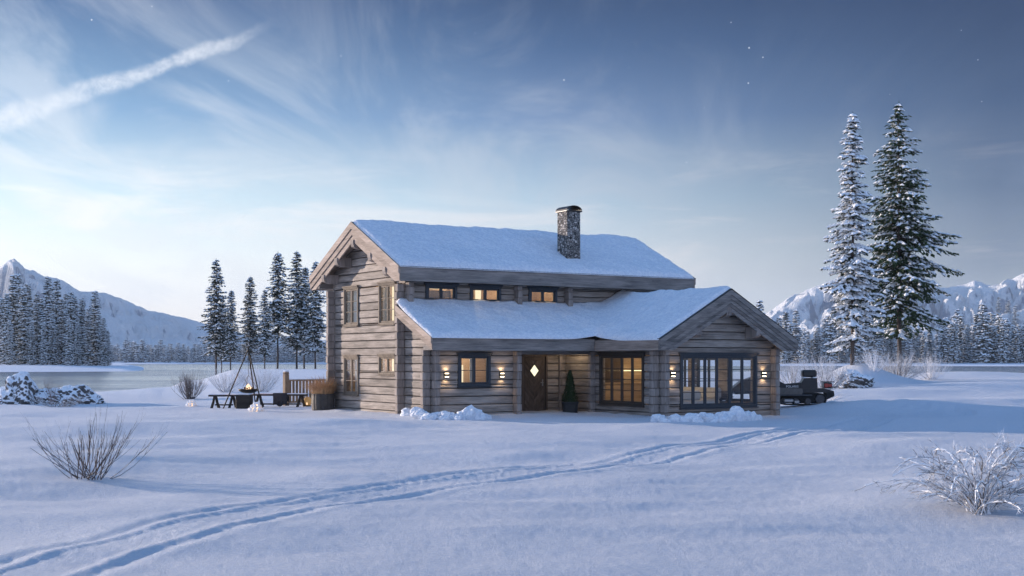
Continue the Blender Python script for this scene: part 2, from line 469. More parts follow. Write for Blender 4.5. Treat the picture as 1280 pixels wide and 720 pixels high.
# centre line of the snowmobile trail
_tr = [ground_at(*p) for p in [(-140,800),(20,728),(110,694),(200,668),(300,643),(400,624),(520,607),(640,594),(740,581),(850,565),(940,550),(1020,535),(1080,527),(1118,521)]]
_tr += [(13.6,40.6),(13.2,42.0),(12.2,43.2),(11.0,43.8)]
def _catmull(P, n=14):
    P = [Vector(p) for p in P]; out = []
    for i in range(len(P)-1):
        p0, p1, p2, p3 = P[max(i-1,0)], P[i], P[i+1], P[min(i+2,len(P)-1)]
        for k in range(n):
            t = k/n
            out.append(.5*((2*p1)+(p2-p0)*t+(2*p0-5*p1+4*p2-p3)*t*t+(-p0+3*p1-3*p2+p3)*t**3))
    out.append(P[-1]); return out
_trail = np.array([tuple(p) for p in _catmull(_tr)])
def trail_dz(x, y):
    """ski grooves, track belt and raised edges pressed into the snow"""
    shp = x.shape; x = x.ravel(); y = y.ravel()
    best = np.full(x.shape, 1e9); side = np.zeros(x.shape); along = np.zeros(x.shape)
    near = (np.abs(x) < 25) & (y < 46) & (y > 4)
    xs, ys = x[near], y[near]
    b = np.full(xs.shape, 1e9); sd = np.zeros(xs.shape); al = np.zeros(xs.shape); acc = 0
    for k in range(len(_trail)-1):
        ax, ay = _trail[k]; bx, by = _trail[k+1]
        dx, dy = bx-ax, by-ay; L = math.hypot(dx, dy)
        if L < 1e-6: continue
        t = np.clip(((xs-ax)*dx+(ys-ay)*dy)/(L*L), 0, 1)
        qx, qy = xs-(ax+t*dx), ys-(ay+t*dy)
        d = np.hypot(qx, qy); m = d < b
        b = np.where(m, d, b); sd = np.where(m, np.sign(qx*dy-qy*dx), sd); al = np.where(m, acc+t*L, al); acc += L
    best[near] = b*sd; along[near] = al; best[~near] = 99
    w = best + .10*gnoise(along*.35, along*0+3.3) + .03*gnoise(along*2.2, along*0+8.1)
    n = 1 + .35*gnoise(x*2.1, y*2.1) + .35*gnoise(x*9, y*9) + .3*gnoise(x*19, y*19)
    far = 1+2.8*sstep(24, 38, y)-.35*sstep(17, 12, y)
    z = -.017*far*np.exp(-((np.abs(w)-.50)/.07)**2)*n
    z += -.010*far*sstep(.34, .26, np.abs(w))*(1+.8*gnoise(x*7, y*7)+.5*gnoise(x*17, y*17))
    z += .009*far*np.exp(-((np.abs(w)-.70)/.10)**2)*n + .010*np.exp(-((np.abs(w)-.34)/.06)**2)*n
    return z.reshape(shp)
    w2 = w + 1.35 + .25*gnoise(along*.12, along*0+1.7)
    z += (-.030*np.exp(-((np.abs(w2)-.26)/.09)**2) + .012*np.exp(-((np.abs(w2)-.45)/.10)**2))*n*sstep(.2, .6, .5+.8*gnoise(along*.1, along*0+5.5))
    return z.reshape(shp)

_bumps = []      # (x, y, height, sigma x, sigma y)
def _b(px, Y, h, sx, sy=None): _bumps.append((*at(px, Y), h, sx, sy or sx))
_b(1066, 67.5, .85, 1.7, 2.2); _b(1100, 67, .35, 2.0, 2.0)
_b(105, 21.0, .16, 2.4, 1.6); _b(30, 17.0, -.10, 2.0, 1.3)
_b(170, 30.0, .22, 5, 2.2); _b(330, 34, .16, 4.5, 1.4)
_b(390, 22, -.12, 4, 1.5); _b(620, 27, .07, 4, 1.8)
_b(1215, 15.2, .10, 1.6, 1.0); _b(1290, 17.5, .16, 2, 1.2); _b(1190, 13.4, -.06, 1.6, .8)
_b(1250, 24, .20, 5, 2.0); _b(1100, 29, .10, 4, 1.5); _b(1260, 33, -.18, 5, 1.6); _b(1200, 44, .3, 7, 2.0)
_b(165, 62, .18, 6, 3.5); _b(205, 78, .3, 4, 5); _b(1210, 80, .35, 5, 3); _b(1090, 55, .2, 4, 2); _b(1240, 58, .35, 5, 2.4)
TH = R(32.5); CU, SU = math.cos(TH), math.sin(TH)
OX, OY = -3.2038, 39.5343
def to_w(u, v): return (OX+u*CU-v*SU, OY+u*SU+v*CU)
def to_uv(x, y):
    dx, dy = x-OX, y-OY; return dx*CU+dy*SU, -dx*SU+dy*CU
def hgt(x, y, fine=True):
    x = np.asarray(x, float); y = np.asarray(y, float)
    r = np.hypot(x, y); az = np.arctan2(x, y)
    az = np.clip(az, -1.2, 1.2)
    z = _interp(_TAB, az, np.log(np.maximum(r, 5)))
    # smooth the linear radial interpolation a little
    z = .5*z + .25*_interp(_TAB, az, np.log(np.maximum(r, 5)*1.05)) + .25*_interp(_TAB, az, np.log(np.maximum(r, 5)/1.05))
    for bx, by, h, sx, sy in _bumps:
        z = z + h*np.exp(-((x-bx)/sx)**2-((y-by)/sy)**2)
    u, v = to_uv(x, y)
    du = np.maximum(np.maximum(-.4-u, u-10.8), 0); dv = np.maximum(np.maximum(np.where(u > 5.5, -5.0, -1.8)-v, v-5.4), 0)
    hd = np.hypot(du, dv)
    flat = sstep(.3, 5, hd)
    amp = .30*sstep(120, 20, r)+.08
    z = z + flat*amp*(.42*fbm(x*.16+3.1, y*.30+1.7, 3) + .05*fbm(x*.7, y*1.3, 3))*sstep(6, 16, r)*.75
    if fine:
        z = z + (.006*fbm(x*2.3, y*3.6, 3)+.003*gnoise(x*11, y*15))*sstep(90, 25, r)
        z = z + trail_dz(x, y)
    # the yard is trodden down by the house, a low step of snow against its walls
    z = z + .05*np.exp(-(hd/.5)**2)*(1+gnoise(x*1.7, y*1.7)) - .09*sstep(6.5, 10, u)*sstep(3.5, .3, hd)
    return z
def hz(x, y): return float(hgt(np.array([x]), np.array([y]))[0])
def gp(px, Y): x, y = at(px, Y); return (x, y, hz(x, y))

def polar_sheet():
    dense = np.linspace(-R(25), R(25), 860)
    left = np.linspace(-math.pi, -R(25), 90)[:-1]; right = np.linspace(R(25), math.pi, 90)[1:-1]
    az = np.concatenate([left, dense, right])
    r = [.5]
    while r[-1] < 2200:
        q = r[-1]; r.append(q*(1.06 if q < 6 else 1.0075 if q < 62 else 1.02 if q < 900 else 1.08))
    r = np.array(r)
    A, Rr = np.meshgrid(az, r)
    X, Y = Rr*np.sin(A), Rr*np.cos(A)
    Z = hgt(X, Y)
    far = sstep(850, 2000, Rr); Z = Z*(1-far)+far*3
    nr, na = X.shape
    V = np.stack([X.ravel(), Y.ravel(), Z.ravel()], 1)
    V = np.concatenate([V, [[0, 0, hz(0, .01)]]])
    i = np.arange(nr-1)[:,None]*na; j = np.arange(na)[None,:]; j2 = (j+1) % na
    q = np.stack([i+j, i+j2, i+na+j2, i+na+j], -1).reshape(-1, 4)
    me = bpy.data.meshes.new('snow_ground')
    c = len(V)-1
    tri = np.stack([np.full(na, c), np.arange(na), (np.arange(na)+1) % na], 1)[:, [0,2,1]]
    nq, ntr = len(q), len(tri)
    me.vertices.add(len(V)); me.vertices.foreach_set('co', V.ravel())
    loops = np.concatenate([q[:, ::-1].ravel(), tri.ravel()])
    me.loops.add(len(loops)); me.loops.foreach_set('vertex_index', loops.astype(np.int32))
    me.polygons.add(nq+ntr)
    st = np.concatenate([np.arange(nq)*4, nq*4+np.arange(ntr)*3])
    me.polygons.foreach_set('loop_start', st.astype(np.int32))
    me.polygons.foreach_set('use_smooth', np.ones(nq+ntr, bool))
    me.update(calc_edges=True); me.validate()
    me.materials.append(M['snow'])
    o = bpy.data.objects.new('snow_ground', me); COL.objects.link(o); o['kind'] = 'structure'
    return o
g_ = polar_sheet()
b = MB(); b.add([(-2100,-2100,WATER),(2100,-2100,WATER),(2100,2100,WATER),(-2100,2100,WATER)], [(0,1,2,3)])
b.build('water', M['water'], kind='structure')

# ------------------------------------------------------------------ mountains
def mountains():
    D = 2600.0
    sil = [(-700,430),(-300,425),(-120,400),(-40,360),(0,341),(10,334),(17,331),(24,335),(34,343),(45,344),(62,352),(78,356),(100,369),(122,369),(150,377),(185,392),(215,396),(240,402),(262,406),(300,418),(400,425),(560,434),(700,436),(860,430),(930,408),(961,391),(993,370),(1036,354),(1060,346),(1085,355),(1110,366),(1135,364),(1158,361),(1185,366),(1219,357),(1240,362),(1260,356),(1290,350),(1400,330),(1600,310),(2000,320)]
    xs = np.array([AZ(p[0]) for p in sil]); hs = np.array([(HZ-p[1])*D/F for p in sil])
    az = np.linspace(AZ(-700), AZ(2000), 1250)
    t = np.linspace(0, 1, 230)
    A, T = np.meshgrid(az, t)
    H = np.interp(A, xs, hs)
    Hs = H*0
    k = 9
    base = np.interp(az, xs, hs); ker = np.hanning(2*k+1); ker /= ker.sum()
    sm = np.convolve(np.pad(base, k, 'edge'), ker, 'valid')
    # foot at t = 0, crest at t = .72, back side after it
    r = 1350 + (D-1350)*(T/.72)
    X, Y = r*np.sin(A), r*np.cos(A)
    wob = fbm(X*.004, Y*.004, 3)*.12
    s = np.clip(T/.72, 0, 1)
    prof = s**1.35
    back = sstep(.72, 1, T)
    hh = sm[None,:]*(1-s**6) + H*(s**6)
    crest = np.where(T <= .72, prof, 1-back*.8)
    rd = ridged(X*.0042+5, Y*.0042, 7)-.8
    env = np.clip(np.sin(np.clip(s**1.3, 0, 1)*math.pi*.90), 0, 1)**.7*(T < .72)
    Z = hh*crest*(r/D) + hh*.50*rd*env + 9*env*(ridged(X*.016, Y*.016, 6)-.6)
    Z = Z + hh*(wob*env)
    lim = H*(r/D)
    k2 = sstep(.55, .72, T)
    sp_ = ridged(A*D*.0075+.6*fbm(X*.006, Y*.006, 3), r*.0016, 5); sp2 = ridged(A*D*.028+.5*gnoise(X*.02, Y*.02), r*.006, 4)
    Z = lim*(.06+.94*s**1.25)*(1-.95*env*(1-np.clip(sp_, 0, 1.1))-.34*env*(1-np.clip(sp2, 0, 1.1)))
    cr = lim*(1+.045*fbm(A*D*.030, A*0+.5, 5, .6))
    Z = np.where(T <= .72, Z*(1-k2**4)+cr*k2**4, cr*(1-back*.8))
    Z = np.maximum(Z, 0)+2.0*(T > .02) - 4*(T < .01)
    nr, na = X.shape
    V = np.stack([X.ravel(), Y.ravel(), Z.ravel()], 1)
    i = np.arange(nr-1)[:,None]*na; j = np.arange(na-1)[None,:]
    q = np.stack([i+j, i+j+1, i+na+j+1, i+na+j], -1).reshape(-1, 4)
    me = bpy.data.meshes.new('mountains'); me.from_pydata(V.tolist(), [], q.tolist())
    me.polygons.foreach_set('use_smooth', np.ones(len(q), bool)); me.materials.append(M['mountain']); me.update()
    o = bpy.data.objects.new('mountains', me); COL.objects.link(o); o['kind'] = 'structure'
    return V.reshape(nr, na, 3), az
MV, MAZ = mountains()
def mount_z(px, row):
    """point of the mountain side seen at column px, on mesh row fraction row"""
    j = int(np.clip(np.searchsorted(MAZ, AZ(px)), 0, len(MAZ)-1)); i = int(row*(MV.shape[0]-1))
    return MV[i, j]
#@@HOUSE
# ------------------------------------------------------------------ the log house
PITCH = .24; GZ = -.12                       # log course height, foot of the walls
H = thing('log_house', 'weathered grey two storey log house with snowy roofs and lit windows', 'house', (OX, OY, 0), TH)
rng = random.Random(5)
MRW, MUR = 5.10, 10.30                        # main block: depth, length
MZE, MRZ = 4.41, 5.98                         # main roof: top at the eave, at the ridge
ms = (MRZ-MZE)/(MRW/2+.65)                    # slope
LV, LZE, LS = -1.60, 2.30, .455               # lean-to front plane, roof top at its eave (v = -2.2), slope
WU0, WU1, WV = 5.86, 10.42, -4.80             # wing walls
WRU, WE0, WE1, WZE, WRZ = 8.12, 5.42, 10.83, 2.24, 3.74
ws = (WRZ-WZE)/(WRU-WE0)
def mroof(v): return MZE + (min(v+.65, 5.75-v))*ms
def lroof(v): return LZE + (v+2.2)*LS
def wroof(u): return WZE + min(u-WE0, WE1-u)*ws

# placing functions: (a along wall, n outwards, z) -> house coordinates
def face_front(v0): return lambda a, n, z: (a, v0-n, z)
def face_left(u0): return lambda a, n, z: (u0-n, a, z)
def face_back(v0): return lambda a, n, z: (a, v0+n, z)
def face_right(u0): return lambda a, n, z: (u0+n, a, z)

def log_run(mb, fn, a0, a1, z0, z1, ends=None, d=.16, sub=1):
    """one log between a0 and a1: hewn face with chamfered edges; ends = (a0 at z0, a0 at z1, a1 at z0, a1 at z1)"""
    e = ends or (a0, a0, a1, a1)
    g = .085; j = rng.uniform(-.007, .007)
    prof = [(-g, z0+.010), (-.006+j, z0+.014), (.0+j, z0+.030), (.006+j, z0+(z1-z0)*.5), (.0+j, z1-.030), (-.010+j, z1-.012), (-g, z1-.009), (-d, z1), (-d, z0)]
    vs = []
    for k in (0, 1):
        for n, z in prof:
            t = (z-z0)/(z1-z0) if z1 > z0 else 0
            a = (e[0]+(e[1]-e[0])*t) if k == 0 else (e[2]+(e[3]-e[2])*t)
            vs.append(fn(a, n, z))
    n = len(prof)
    fs = [(i, (i+1) % n, (i+1) % n+n, i+n) for i in range(n)] + [tuple(range(n-1,-1,-1)), tuple(range(n, 2*n))]
    p = [Vector(vs[i]) for i in fs[2]]
    nr = (p[1]-p[0]).cross(p[2]-p[0])
    if nr.dot(Vector(fn(0,1,0))-Vector(fn(0,0,0))) < 0: fs = [q[::-1] for q in fs]
    mb.tone = rng.random(); mb.add(vs, fs)

def log_wall(name, fn, a0, a1, z0, z1, m, holes=(), lim=None, parent=None):
    """courses of logs; holes = (a0,a1,z0,z1); lim(z) -> (amin, amax) clips a gable"""
    mb = MB(); k = 0; z = z0
    while z < z1-.01:
        zt = min(z+PITCH, z1)
        cuts = sorted({z, zt} | {h[2] for h in holes if z < h[2] < zt} | {h[3] for h in holes if z < h[3] < zt})
        cuts = [cuts[0]] + [c for c in cuts[1:] if c-cuts[0] > 0]
        for c0, c1 in zip(cuts[:-1], cuts[1:]):
            if c1-c0 < .02: continue
            segs = [(a0, a1)]
            for h in holes:
                if h[2] < c1-.005 and h[3] > c0+.005:
                    ns = []
                    for s in segs:
                        if h[1] <= s[0] or h[0] >= s[1]: ns.append(s); continue
                        if h[0] > s[0]: ns.append((s[0], h[0]))
                        if h[1] < s[1]: ns.append((h[1], s[1]))
                    segs = ns
            for s in segs:
                if lim:
                    l0, l1 = lim(c0), lim(c1)
                    if l0[1]-l0[0] < .05: continue
                    e = (max(s[0], l0[0]), max(s[0], l1[0]), min(s[1], l0[1]), min(s[1], l1[1]))
                    if e[2] <= e[0]: continue
                    if e[3] < e[1]: mid = (e[1]+e[3])/2; e = (e[0], mid, e[2], mid)
                    log_run(mb, fn, s[0], s[1], c0, c1, e)
                else: log_run(mb, fn, s[0], s[1], c0, c1)
        z = zt; k += 1
    return mb.build(name, m, parent or H)

def log_ends(fn, a, z0, z1, wdt=.17, out=.26, name='log_ends', m=None, half=False):
    """a column of log ends standing proud of a wall, slightly uneven"""
    mb = MB(); z = z0
    while z < z1-.05:
        zt = min(z+PITCH, z1); j = rng.uniform(-.012, .012); q = rng.uniform(-.008, .008)
        mb.tone = rng.random()
        p, r_ = fn(a-wdt/2+q, .012, z+.009), fn(a+wdt/2+q, out+j, zt-.009)
        mb.cbox(p[0], r_[0], p[1], r_[1], p[2], r_[2], .013)
        mb.tone = .1
        p, r_ = fn(a-wdt/2+.03, .012, z-.009), fn(a+wdt/2-.03, out-.035, z+.009)
        mb.box(min(p[0],r_[0]), max(p[0],r_[0]), min(p[1],r_[1]), max(p[1],r_[1]), p[2], r_[2])
        z = zt
    return mb.build(name, m or M['end'], H)

# --- window openings
W_g = {'gable_up_far': (3.14,4.21,2.77,4.02), 'gable_up_near': (.57,1.69,2.76,4.03), 'gable_low': (3.14,4.21,.55,1.80), 'gable_small': (.57,1.69,1.22,1.82)}
W_up = [(.69,1.79,3.43,3.97), (2.25,3.38,3.43,3.97), (4.41,5.51,3.43,3.97)]
W_low = (.89,2.01,.89,1.85)
W_side = (-4.09,-1.87,.30,1.86)
W_front = (6.62,9.68,.24,1.85)
W_right = [(-3.95,-2.75,.30,1.80), (-2.35,-1.15,.30,1.80), (-.9,-.15,.30,1.80)]
def hole(wd, m_=.05): return (wd[0]+m_, wd[1]-m_, wd[2]+m_, wd[3]-m_)

fL, fF0, fFL, fFW = face_left(0), face_front(0), face_front(LV), face_front(WV)
glim = lambda z: (max(-.0, (z-(MZE-.24))/ms-.65), min(MRW, 5.75-(z-(MZE-.24))/ms))
log_wall('gable_wall', fL, 0, MRW, GZ, 5.75, M['log_v'], [hole(q) for q in W_g.values()], glim)
log_wall('upper_front_wall', fF0, 0, MUR, 2.76+PITCH*0, 4.2, M['log_u'], [hole(q) for q in W_up])
log_wall('leanto_side_wall', fL, LV, -.02, GZ, 3.1, M['log_v'], (), lambda z: (max(LV, (z-(LZE-.22))/LS-2.2), -.02))
log_wall('leanto_front_wall', fFL, 0, 2.98, GZ, 2.04, M['log_u'], [hole(W_low)])
log_wall('leanto_end_wall', face_right(2.98), LV+.17, -.02, GZ, 2.04, M['log_v'])
DOOR = (4.16, 5.14, GZ+.05, 1.84)
log_wall('porch_wall', fF0, 3.0, WU0, GZ, 2.04, M['log_u'], [(DOOR[0], DOOR[1], GZ-.1, DOOR[3])])
log_wall('wing_side_wall', face_left(WU0), WV, -.02, GZ, 2.04, M['log_v'], [hole(W_side)])
wlim = lambda z: (max(WU0, WE0+(z-(WZE-.22))/ws), min(WU1, WE1-(z-(WZE-.22))/ws))
log_wall('wing_gable_wall', fFW, WU0, WU1, GZ, 3.5, M['log_u'], [hole(W_front)], wlim)
log_wall('wing_right_wall', face_right(WU1), WV, 0, GZ, 2.06, M['log_v'], [hole(q) for q in W_right])
log_wall('main_right_wall', face_right(MUR), 0, MRW, GZ, 5.7, M['log_v'], (), glim)
log_wall('back_wall', face_back(MRW), 0, MUR, GZ, 4.2, M['log_u'])
# --- interlocked corners
for a, z0, z1, fn in [(.09, GZ, 4.0, fL), (MRW-.09, GZ, 4.0, fL), (LV+.09, GZ, 1.98, fL)]:
    log_ends(fn, a, z0, z1)
for a, z0, z1, fn in [(.09, 2.9, 4.0, fF0), (3.95, 2.9, 4.0, fF0), (5.88, 2.9, 4.0, fF0), (.09, GZ, 1.95, fFL), (2.88, GZ, 1.95, fFL)]:
    log_ends(fn, a, z0, z1)
log_ends(face_front(WV), WU0+.09, GZ, 1.95); log_ends(face_left(WU0), WV+.09, GZ, 1.95)
log_ends(face_front(WV), WU1-.09, GZ, 2.02); log_ends(face_left(WU0), LV+.02, GZ, 1.95, .15, .2)
log_ends(face_right(WU1), WV+.09, GZ, 2.02)
log_ends(face_front(0), 5.62, GZ, 1.98, .12, .10)
log_ends(face_right(2.98), LV+.09, GZ, 1.9, .17, .14)

# --- windows
def window(fn, wd, sashes, bars, frame_m, style='wide', vb=0, open_m=None, lab=None):
    a0, a1, z0, z1 = wd
    cap = .05 if style == 'wide' else .03
    cs = .085 if style == 'wide' else .07
    pr = .045
    flip = fn(1,0,0)[0] == fn(0,0,0)[0]
    def bx(mb, x0, x1, n0, n1, q0, q1, c=.008):
        p, r_ = fn(x0, n0, q0), fn(x1, n1, q1)
        mb.cbox(p[0], r_[0], p[1], r_[1], q0, q1, c)
    mb = MB()
    bx(mb, a0, a0+cs, -.05, pr, z0, z1); bx(mb, a1-cs, a1, -.05, pr, z0, z1)
    bx(mb, a0+cs, a1-cs, -.05, pr, z1-cs, z1); bx(mb, a0+cs, a1-cs, -.05, pr, z0, z0+cs*.9)
    wobj = mb.build('window', frame_m, H)
    if lab: wobj['label'] = lab
    mb = MB(); bx(mb, a0-cap, a1+cap, -.01, pr+.04, z1+.002, z1+.045); bx(mb, a0-cap*.6, a1+cap*.6, -.01, pr+.022, z1-.035, z1-.001)
    mb.build('head_board', frame_m, wobj)
    mb = MB(); bx(mb, a0-cap*.5, a1+cap*.5, -.01, pr+.035, z0-.035, z0-.002); mb.build('sill', frame_m, wobj)
    ia0, ia1, iz0, iz1 = a0+cs, a1-cs, z0+cs*.9, z1-cs
    n = len(sashes)
    tot = ia1-ia0; pos = ia0; s = .05
    for k, wk in enumerate(sashes):
        s0, s1 = pos, pos+tot*wk; pos = s1
        mb = MB()
        bx(mb, s0+.003, s0+s, -.04, .012, iz0, iz1); bx(mb, s1-s, s1-.003, -.04, .012, iz0, iz1)
        bx(mb, s0+s, s1-s, -.04, .012, iz1-s, iz1); bx(mb, s0+s, s1-s, -.04, .012, iz0, iz0+s)
        for q in range(bars):
            zz = iz0+s+(iz1-iz0-2*s)*(q+1)/(bars+1)
            bx(mb, s0+s, s1-s, -.03, .004, zz-.011, zz+.011, .003)
        for q in range(vb):
            aa = s0+s+(s1-s0-2*s)*(q+1)/(vb+1)
            bx(mb, aa-.011, aa+.011, -.028, .002, iz0+s, iz1-s, .003)
        mb.build('sash', frame_m, wobj)
        mb = MB(); p = [fn(s0+s, -.016, iz0+s), fn(s1-s, -.016, iz0+s), fn(s1-s, -.016, iz1-s), fn(s0+s, -.016, iz1-s)]
        q_ = [fn(s0+s, -.020, iz0+s), fn(s1-s, -.020, iz0+s), fn(s1-s, -.020, iz1-s), fn(s0+s, -.020, iz1-s)]
        mb.add(p, [(0,1,2,3)])
        mb.build('pane', M['glass'], wobj)
    return wobj
for wd in W_g.values():
    window(fL, wd, [.5,.5], 0 if wd[3]-wd[2] < .8 else 2, M['greyframe'], 'thin')
for wd in W_up: window(fF0, wd, [.5,.5], 0, M['charcoal'])
window(fFL, W_low, [.5,.5], 1, M['charcoal'])
window(face_left(WU0), W_side, [.25]*4, 3, M['brownframe'])
window(fFW, W_front, [.152,.16,.036+.16-.036,.176,.176,.176], 3, M['charcoal'])
for wd in W_right: window(face_right(WU1), wd, [.5,.5], 1, M['charcoal'])

# --- door
mb = MB()
d0, d1, dz0, dz1 = DOOR
for x0, x1, z0, z1 in [(d0, d0+.07, dz0, dz1), (d1-.07, d1, dz0, dz1), (d0+.07, d1-.07, dz1-.07, dz1)]:
    mb.tone = rng.random(); mb.cbox(x0, x1, -.03, .08, z0, z1, .008)
door_f = mb.build('door_frame', M['door'], H)
mb = MB(); cx = (d0+d1)/2; cz = 1.33; hw = (d1-d0)/2-.085; dy = .03
# chevron boards of the leaf, running up to the middle on both sides, a rim round them
mb.cbox(d0+.075, d1-.075, dy, dy+.05, dz0+.01, dz1-.075, .006)
nb = 24; bw = .085
for s_ in (-1, 1):
    for k in range(nb):
        zb = dz0-.62+k*bw*1.18; poly = []
        # board: parallelogram from centre (higher) to the side (lower): a V shape
        z_in0, z_in1 = zb+bw*.0+.10, zb+bw*1.08+.10
        z_out0, z_out1 = z_in0+hw*.95, z_in1+hw*.95
        lo, hi = dz0+.10, dz1-.17
        pts = [(0.004, z_in0), (hw-.05, z_out0), (hw-.05, z_out1), (0.004, z_in1)]
        # clip to the leaf
        def clip(P, zc, keep_above):
            out = []
            for i in range(len(P)):
                p, q = P[i], P[(i+1) % len(P)]
                ip = (p[1] >= zc) == keep_above; iq = (q[1] >= zc) == keep_above
                if ip: out.append(p)
                if ip != iq:
                    t = (zc-p[1])/(q[1]-p[1]); out.append((p[0]+(q[0]-p[0])*t, zc))
            return out
        P = clip(clip(pts, lo, True), hi, False) if pts else []
        if len(P) < 3: continue
        mb.tone = rng.random()
        mb.prism([(cx+s_*x, z) for x, z in P], lambda p, q, d: (p, d, q), dy-.012, dy+.001)
leaf = mb.build('door', M['door'], H)
mb = MB(); r0 = .19
mb.prism([(cx, cz-r0*1.2), (cx+r0, cz), (cx, cz+r0*1.2), (cx-r0, cz)], lambda p, q, d: (p, d, q), dy-.022, dy-.002); mb.build('pane_frame', M['black'], leaf)
mb = MB(); r0 = .155
mb.prism([(cx, cz-r0*1.2), (cx+r0, cz), (cx, cz+r0*1.2), (cx-r0, cz)], lambda p, q, d: (p, d, q), dy-.026, dy-.020); mb.build('pane', M['litpane'], leaf)
mb = MB(); mb.tube([(d1-.17, dy-.01, .95), (d1-.17, dy-.06, .95), (d1-.28, dy-.065, .95)], .012, 8); mb.cbox(d1-.195, d1-.145, dy-.02, dy, .84, 1.06, .005)
mb.build('handle', M['alu'], leaf)
mb = MB(); mb.cbox(3.3, 5.8, -1.5, -.06, GZ-.06, GZ+.02, .01); mb.build('doorstep', M['board_u'], H)

# --- porch header beam and ceiling
mb = MB(); mb.tone = .6; mb.cbox(3.0, WU0-.02, LV, LV+.17, 1.84, 2.03, .02); mb.build('porch_beam', M['board_front'], H)
mb = MB()
for k in range(14):
    mb.tone = rng.random(); mb.cbox(3.0, WU0-.02, LV+.18+k*.1, LV+.276+k*.1, 2.035, 2.06, .004)
ceil = mb.build('porch_ceiling', M['board_u'], H)

# --- roofs
def slab(name, u0, u1, v0, v1, zf, th, m, parent=None, axis='v'):
    mb = MB(); mb.tone = .4
    mb.prism([(v0, zf(v0)-.02), (v1, zf(v1)-.02), (v1, zf(v1)-th), (v0, zf(v0)-th)], lambda p, q, d: (d, p, q), u0, u1)
    return mb
def mroof2(v): return MZE+(v+.65)*ms if v <= 2.55 else MZE+(5.75-v)*ms
mb = MB(); mb.tone = .3
RU0, RU1 = -.50, 10.70
mb.prism([(-.61, mroof2(-.61)-.03), (2.55, MRZ-.03), (2.55, MRZ-.2), (-.61, mroof2(-.61)-.2)], lambda p, q, d: (d, p, q), RU0, RU1)
mb.prism([(2.551, MRZ-.03), (5.71, mroof2(5.71)-.03), (5.71, mroof2(5.71)-.2), (2.551, MRZ-.2)], lambda p, q, d: (d, p, q), RU0, RU1)
main_roof = mb.build('main_roof', M['board_v'], H)
mb = MB()                                           # boxed eave and its fascia
for v0, v1 in ((-.62, -.02), (5.12, 5.72)):
    mb.tone = .35; mb.box(RU0+.02, RU1-.02, v0, v1, 4.03, mroof2(max(v0, -.62) if v0 < 0 else v1)-.205 if False else 4.19)
mb.build('eave_box', M['board_front'], main_roof)
mb = MB(); mb.tone = .7; mb.cbox(RU0-.01, RU1+.02, -.655, -.62, 4.0, 4.42, .008); mb.tone = .9; mb.cbox(RU0-.01, RU1+.02, -.672, -.656, 4.0, 4.05, .005)
mb.tone = .5; mb.cbox(RU0-.01, RU1+.02, 5.72, 5.755, 4.0, 4.42, .008)
mb.build('fascia', M['board_front'], main_roof)
mb = MB(); mb.tone = .05; mb.cbox(RU0-.02, RU1+.05, -.70, -.60, 4.415, 4.435, .004); mb.build('drip_edge', M['black'], main_roof)

def barge(parent, pt, ends, ridge, steps, inward, m, zbot):
    """stepped boards along both slopes: pt(a, n, z); ends = eave a values; each step is lower and stands further back"""
    a0, z0, a1, z1, ar, zr = ends[0], ends[1], ends[2], ends[3], ridge[0], ridge[1]
    for s_, (ae, ze) in enumerate(((a0, z0), (a1, z1))):
        mb = MB()
        top = 0.0
        for k, (h, n0, n1) in enumerate(steps):
            mb.tone = (.95,.25,.8,.15,.9)[k]
            p = [(ae, ze-top), (ar, zr-top), (ar, zr-top-h), (ae, ze-top-h)]
            # plumb cut at the eave: do not go below zbot
            if ze-top-h < zbot:
                sl_ = (zr-ze)/(ar-ae)
                za = max(ze-top, zbot)
                if ze-top > zbot:
                    ac = ae+(zbot-(ze-top-h))/sl_
                    p = [(ae, ze-top), (ar, zr-top), (ar, zr-top-h), (ac, zbot), (ae, zbot)]
                else:
                    a_t = ae+(zbot-(ze-top))/sl_; a_b = ae+(zbot-(ze-top-h))/sl_
                    p = [(a_t, zbot), (ar, zr-top), (ar, zr-top-h), (a_b, zbot)]
            mb.prism(p, lambda x, z, d: pt(x, d, z), n0, n1)
            top += h-.004
        mb.build('barge_board', m, parent)
def ptL(a, n, z): return (RU0-n, a, z)
barge(main_roof, ptL, (-.655, MZE+.03, 5.755, MZE+.03), (2.55, MRZ+.03), [(.22,-.02,.07),(.20,-.03,.035),(.20,-.05,.0)], 0, M['board_v'], 4.0)
def ptR(a, n, z): return (RU1+n, a, z)
barge(main_roof, ptR, (-.655, MZE+.03, 5.755, MZE+.03), (2.55, MRZ+.03), [(.22,-.02,.07),(.20,-.03,.035)], 0, M['board_v'], 4.0)
# purlin ends under the gable overhang, rounded snouts
def purlin(pts, w_, h_, parent, m):
    (x0, y0, z0), (x1, y1, z1) = pts
    mb = MB(); mb.tone = rng.random()
    d = Vector((x1-x0, y1-y0, 0)).normalized(); L = math.hypot(x1-x0, y1-y0)
    s_ = Vector((-d.y, d.x, 0)); o = Vector((x0, y0, z0))
    prof = [(0, h_), (L, h_), (L+.005, h_*.55), (L-.03, h_*.15), (L-.10, 0), (L-.22, -.03), (0, -.03)]
    mb.prism(prof, lambda p, q, dd: tuple(o+d*p+s_*dd+Vector((0,0,q))), -w_/2, w_/2)
    mb.build('purlin', m, parent)
for v in (2.55, 1.35, .35, 3.75, 4.75):
    z = mroof2(v)-.70+(-.10 if v == 2.55 else .0)
    purlin([(.0, v, z), (-.535, v, z)], .19, .26, main_roof, M['end'])

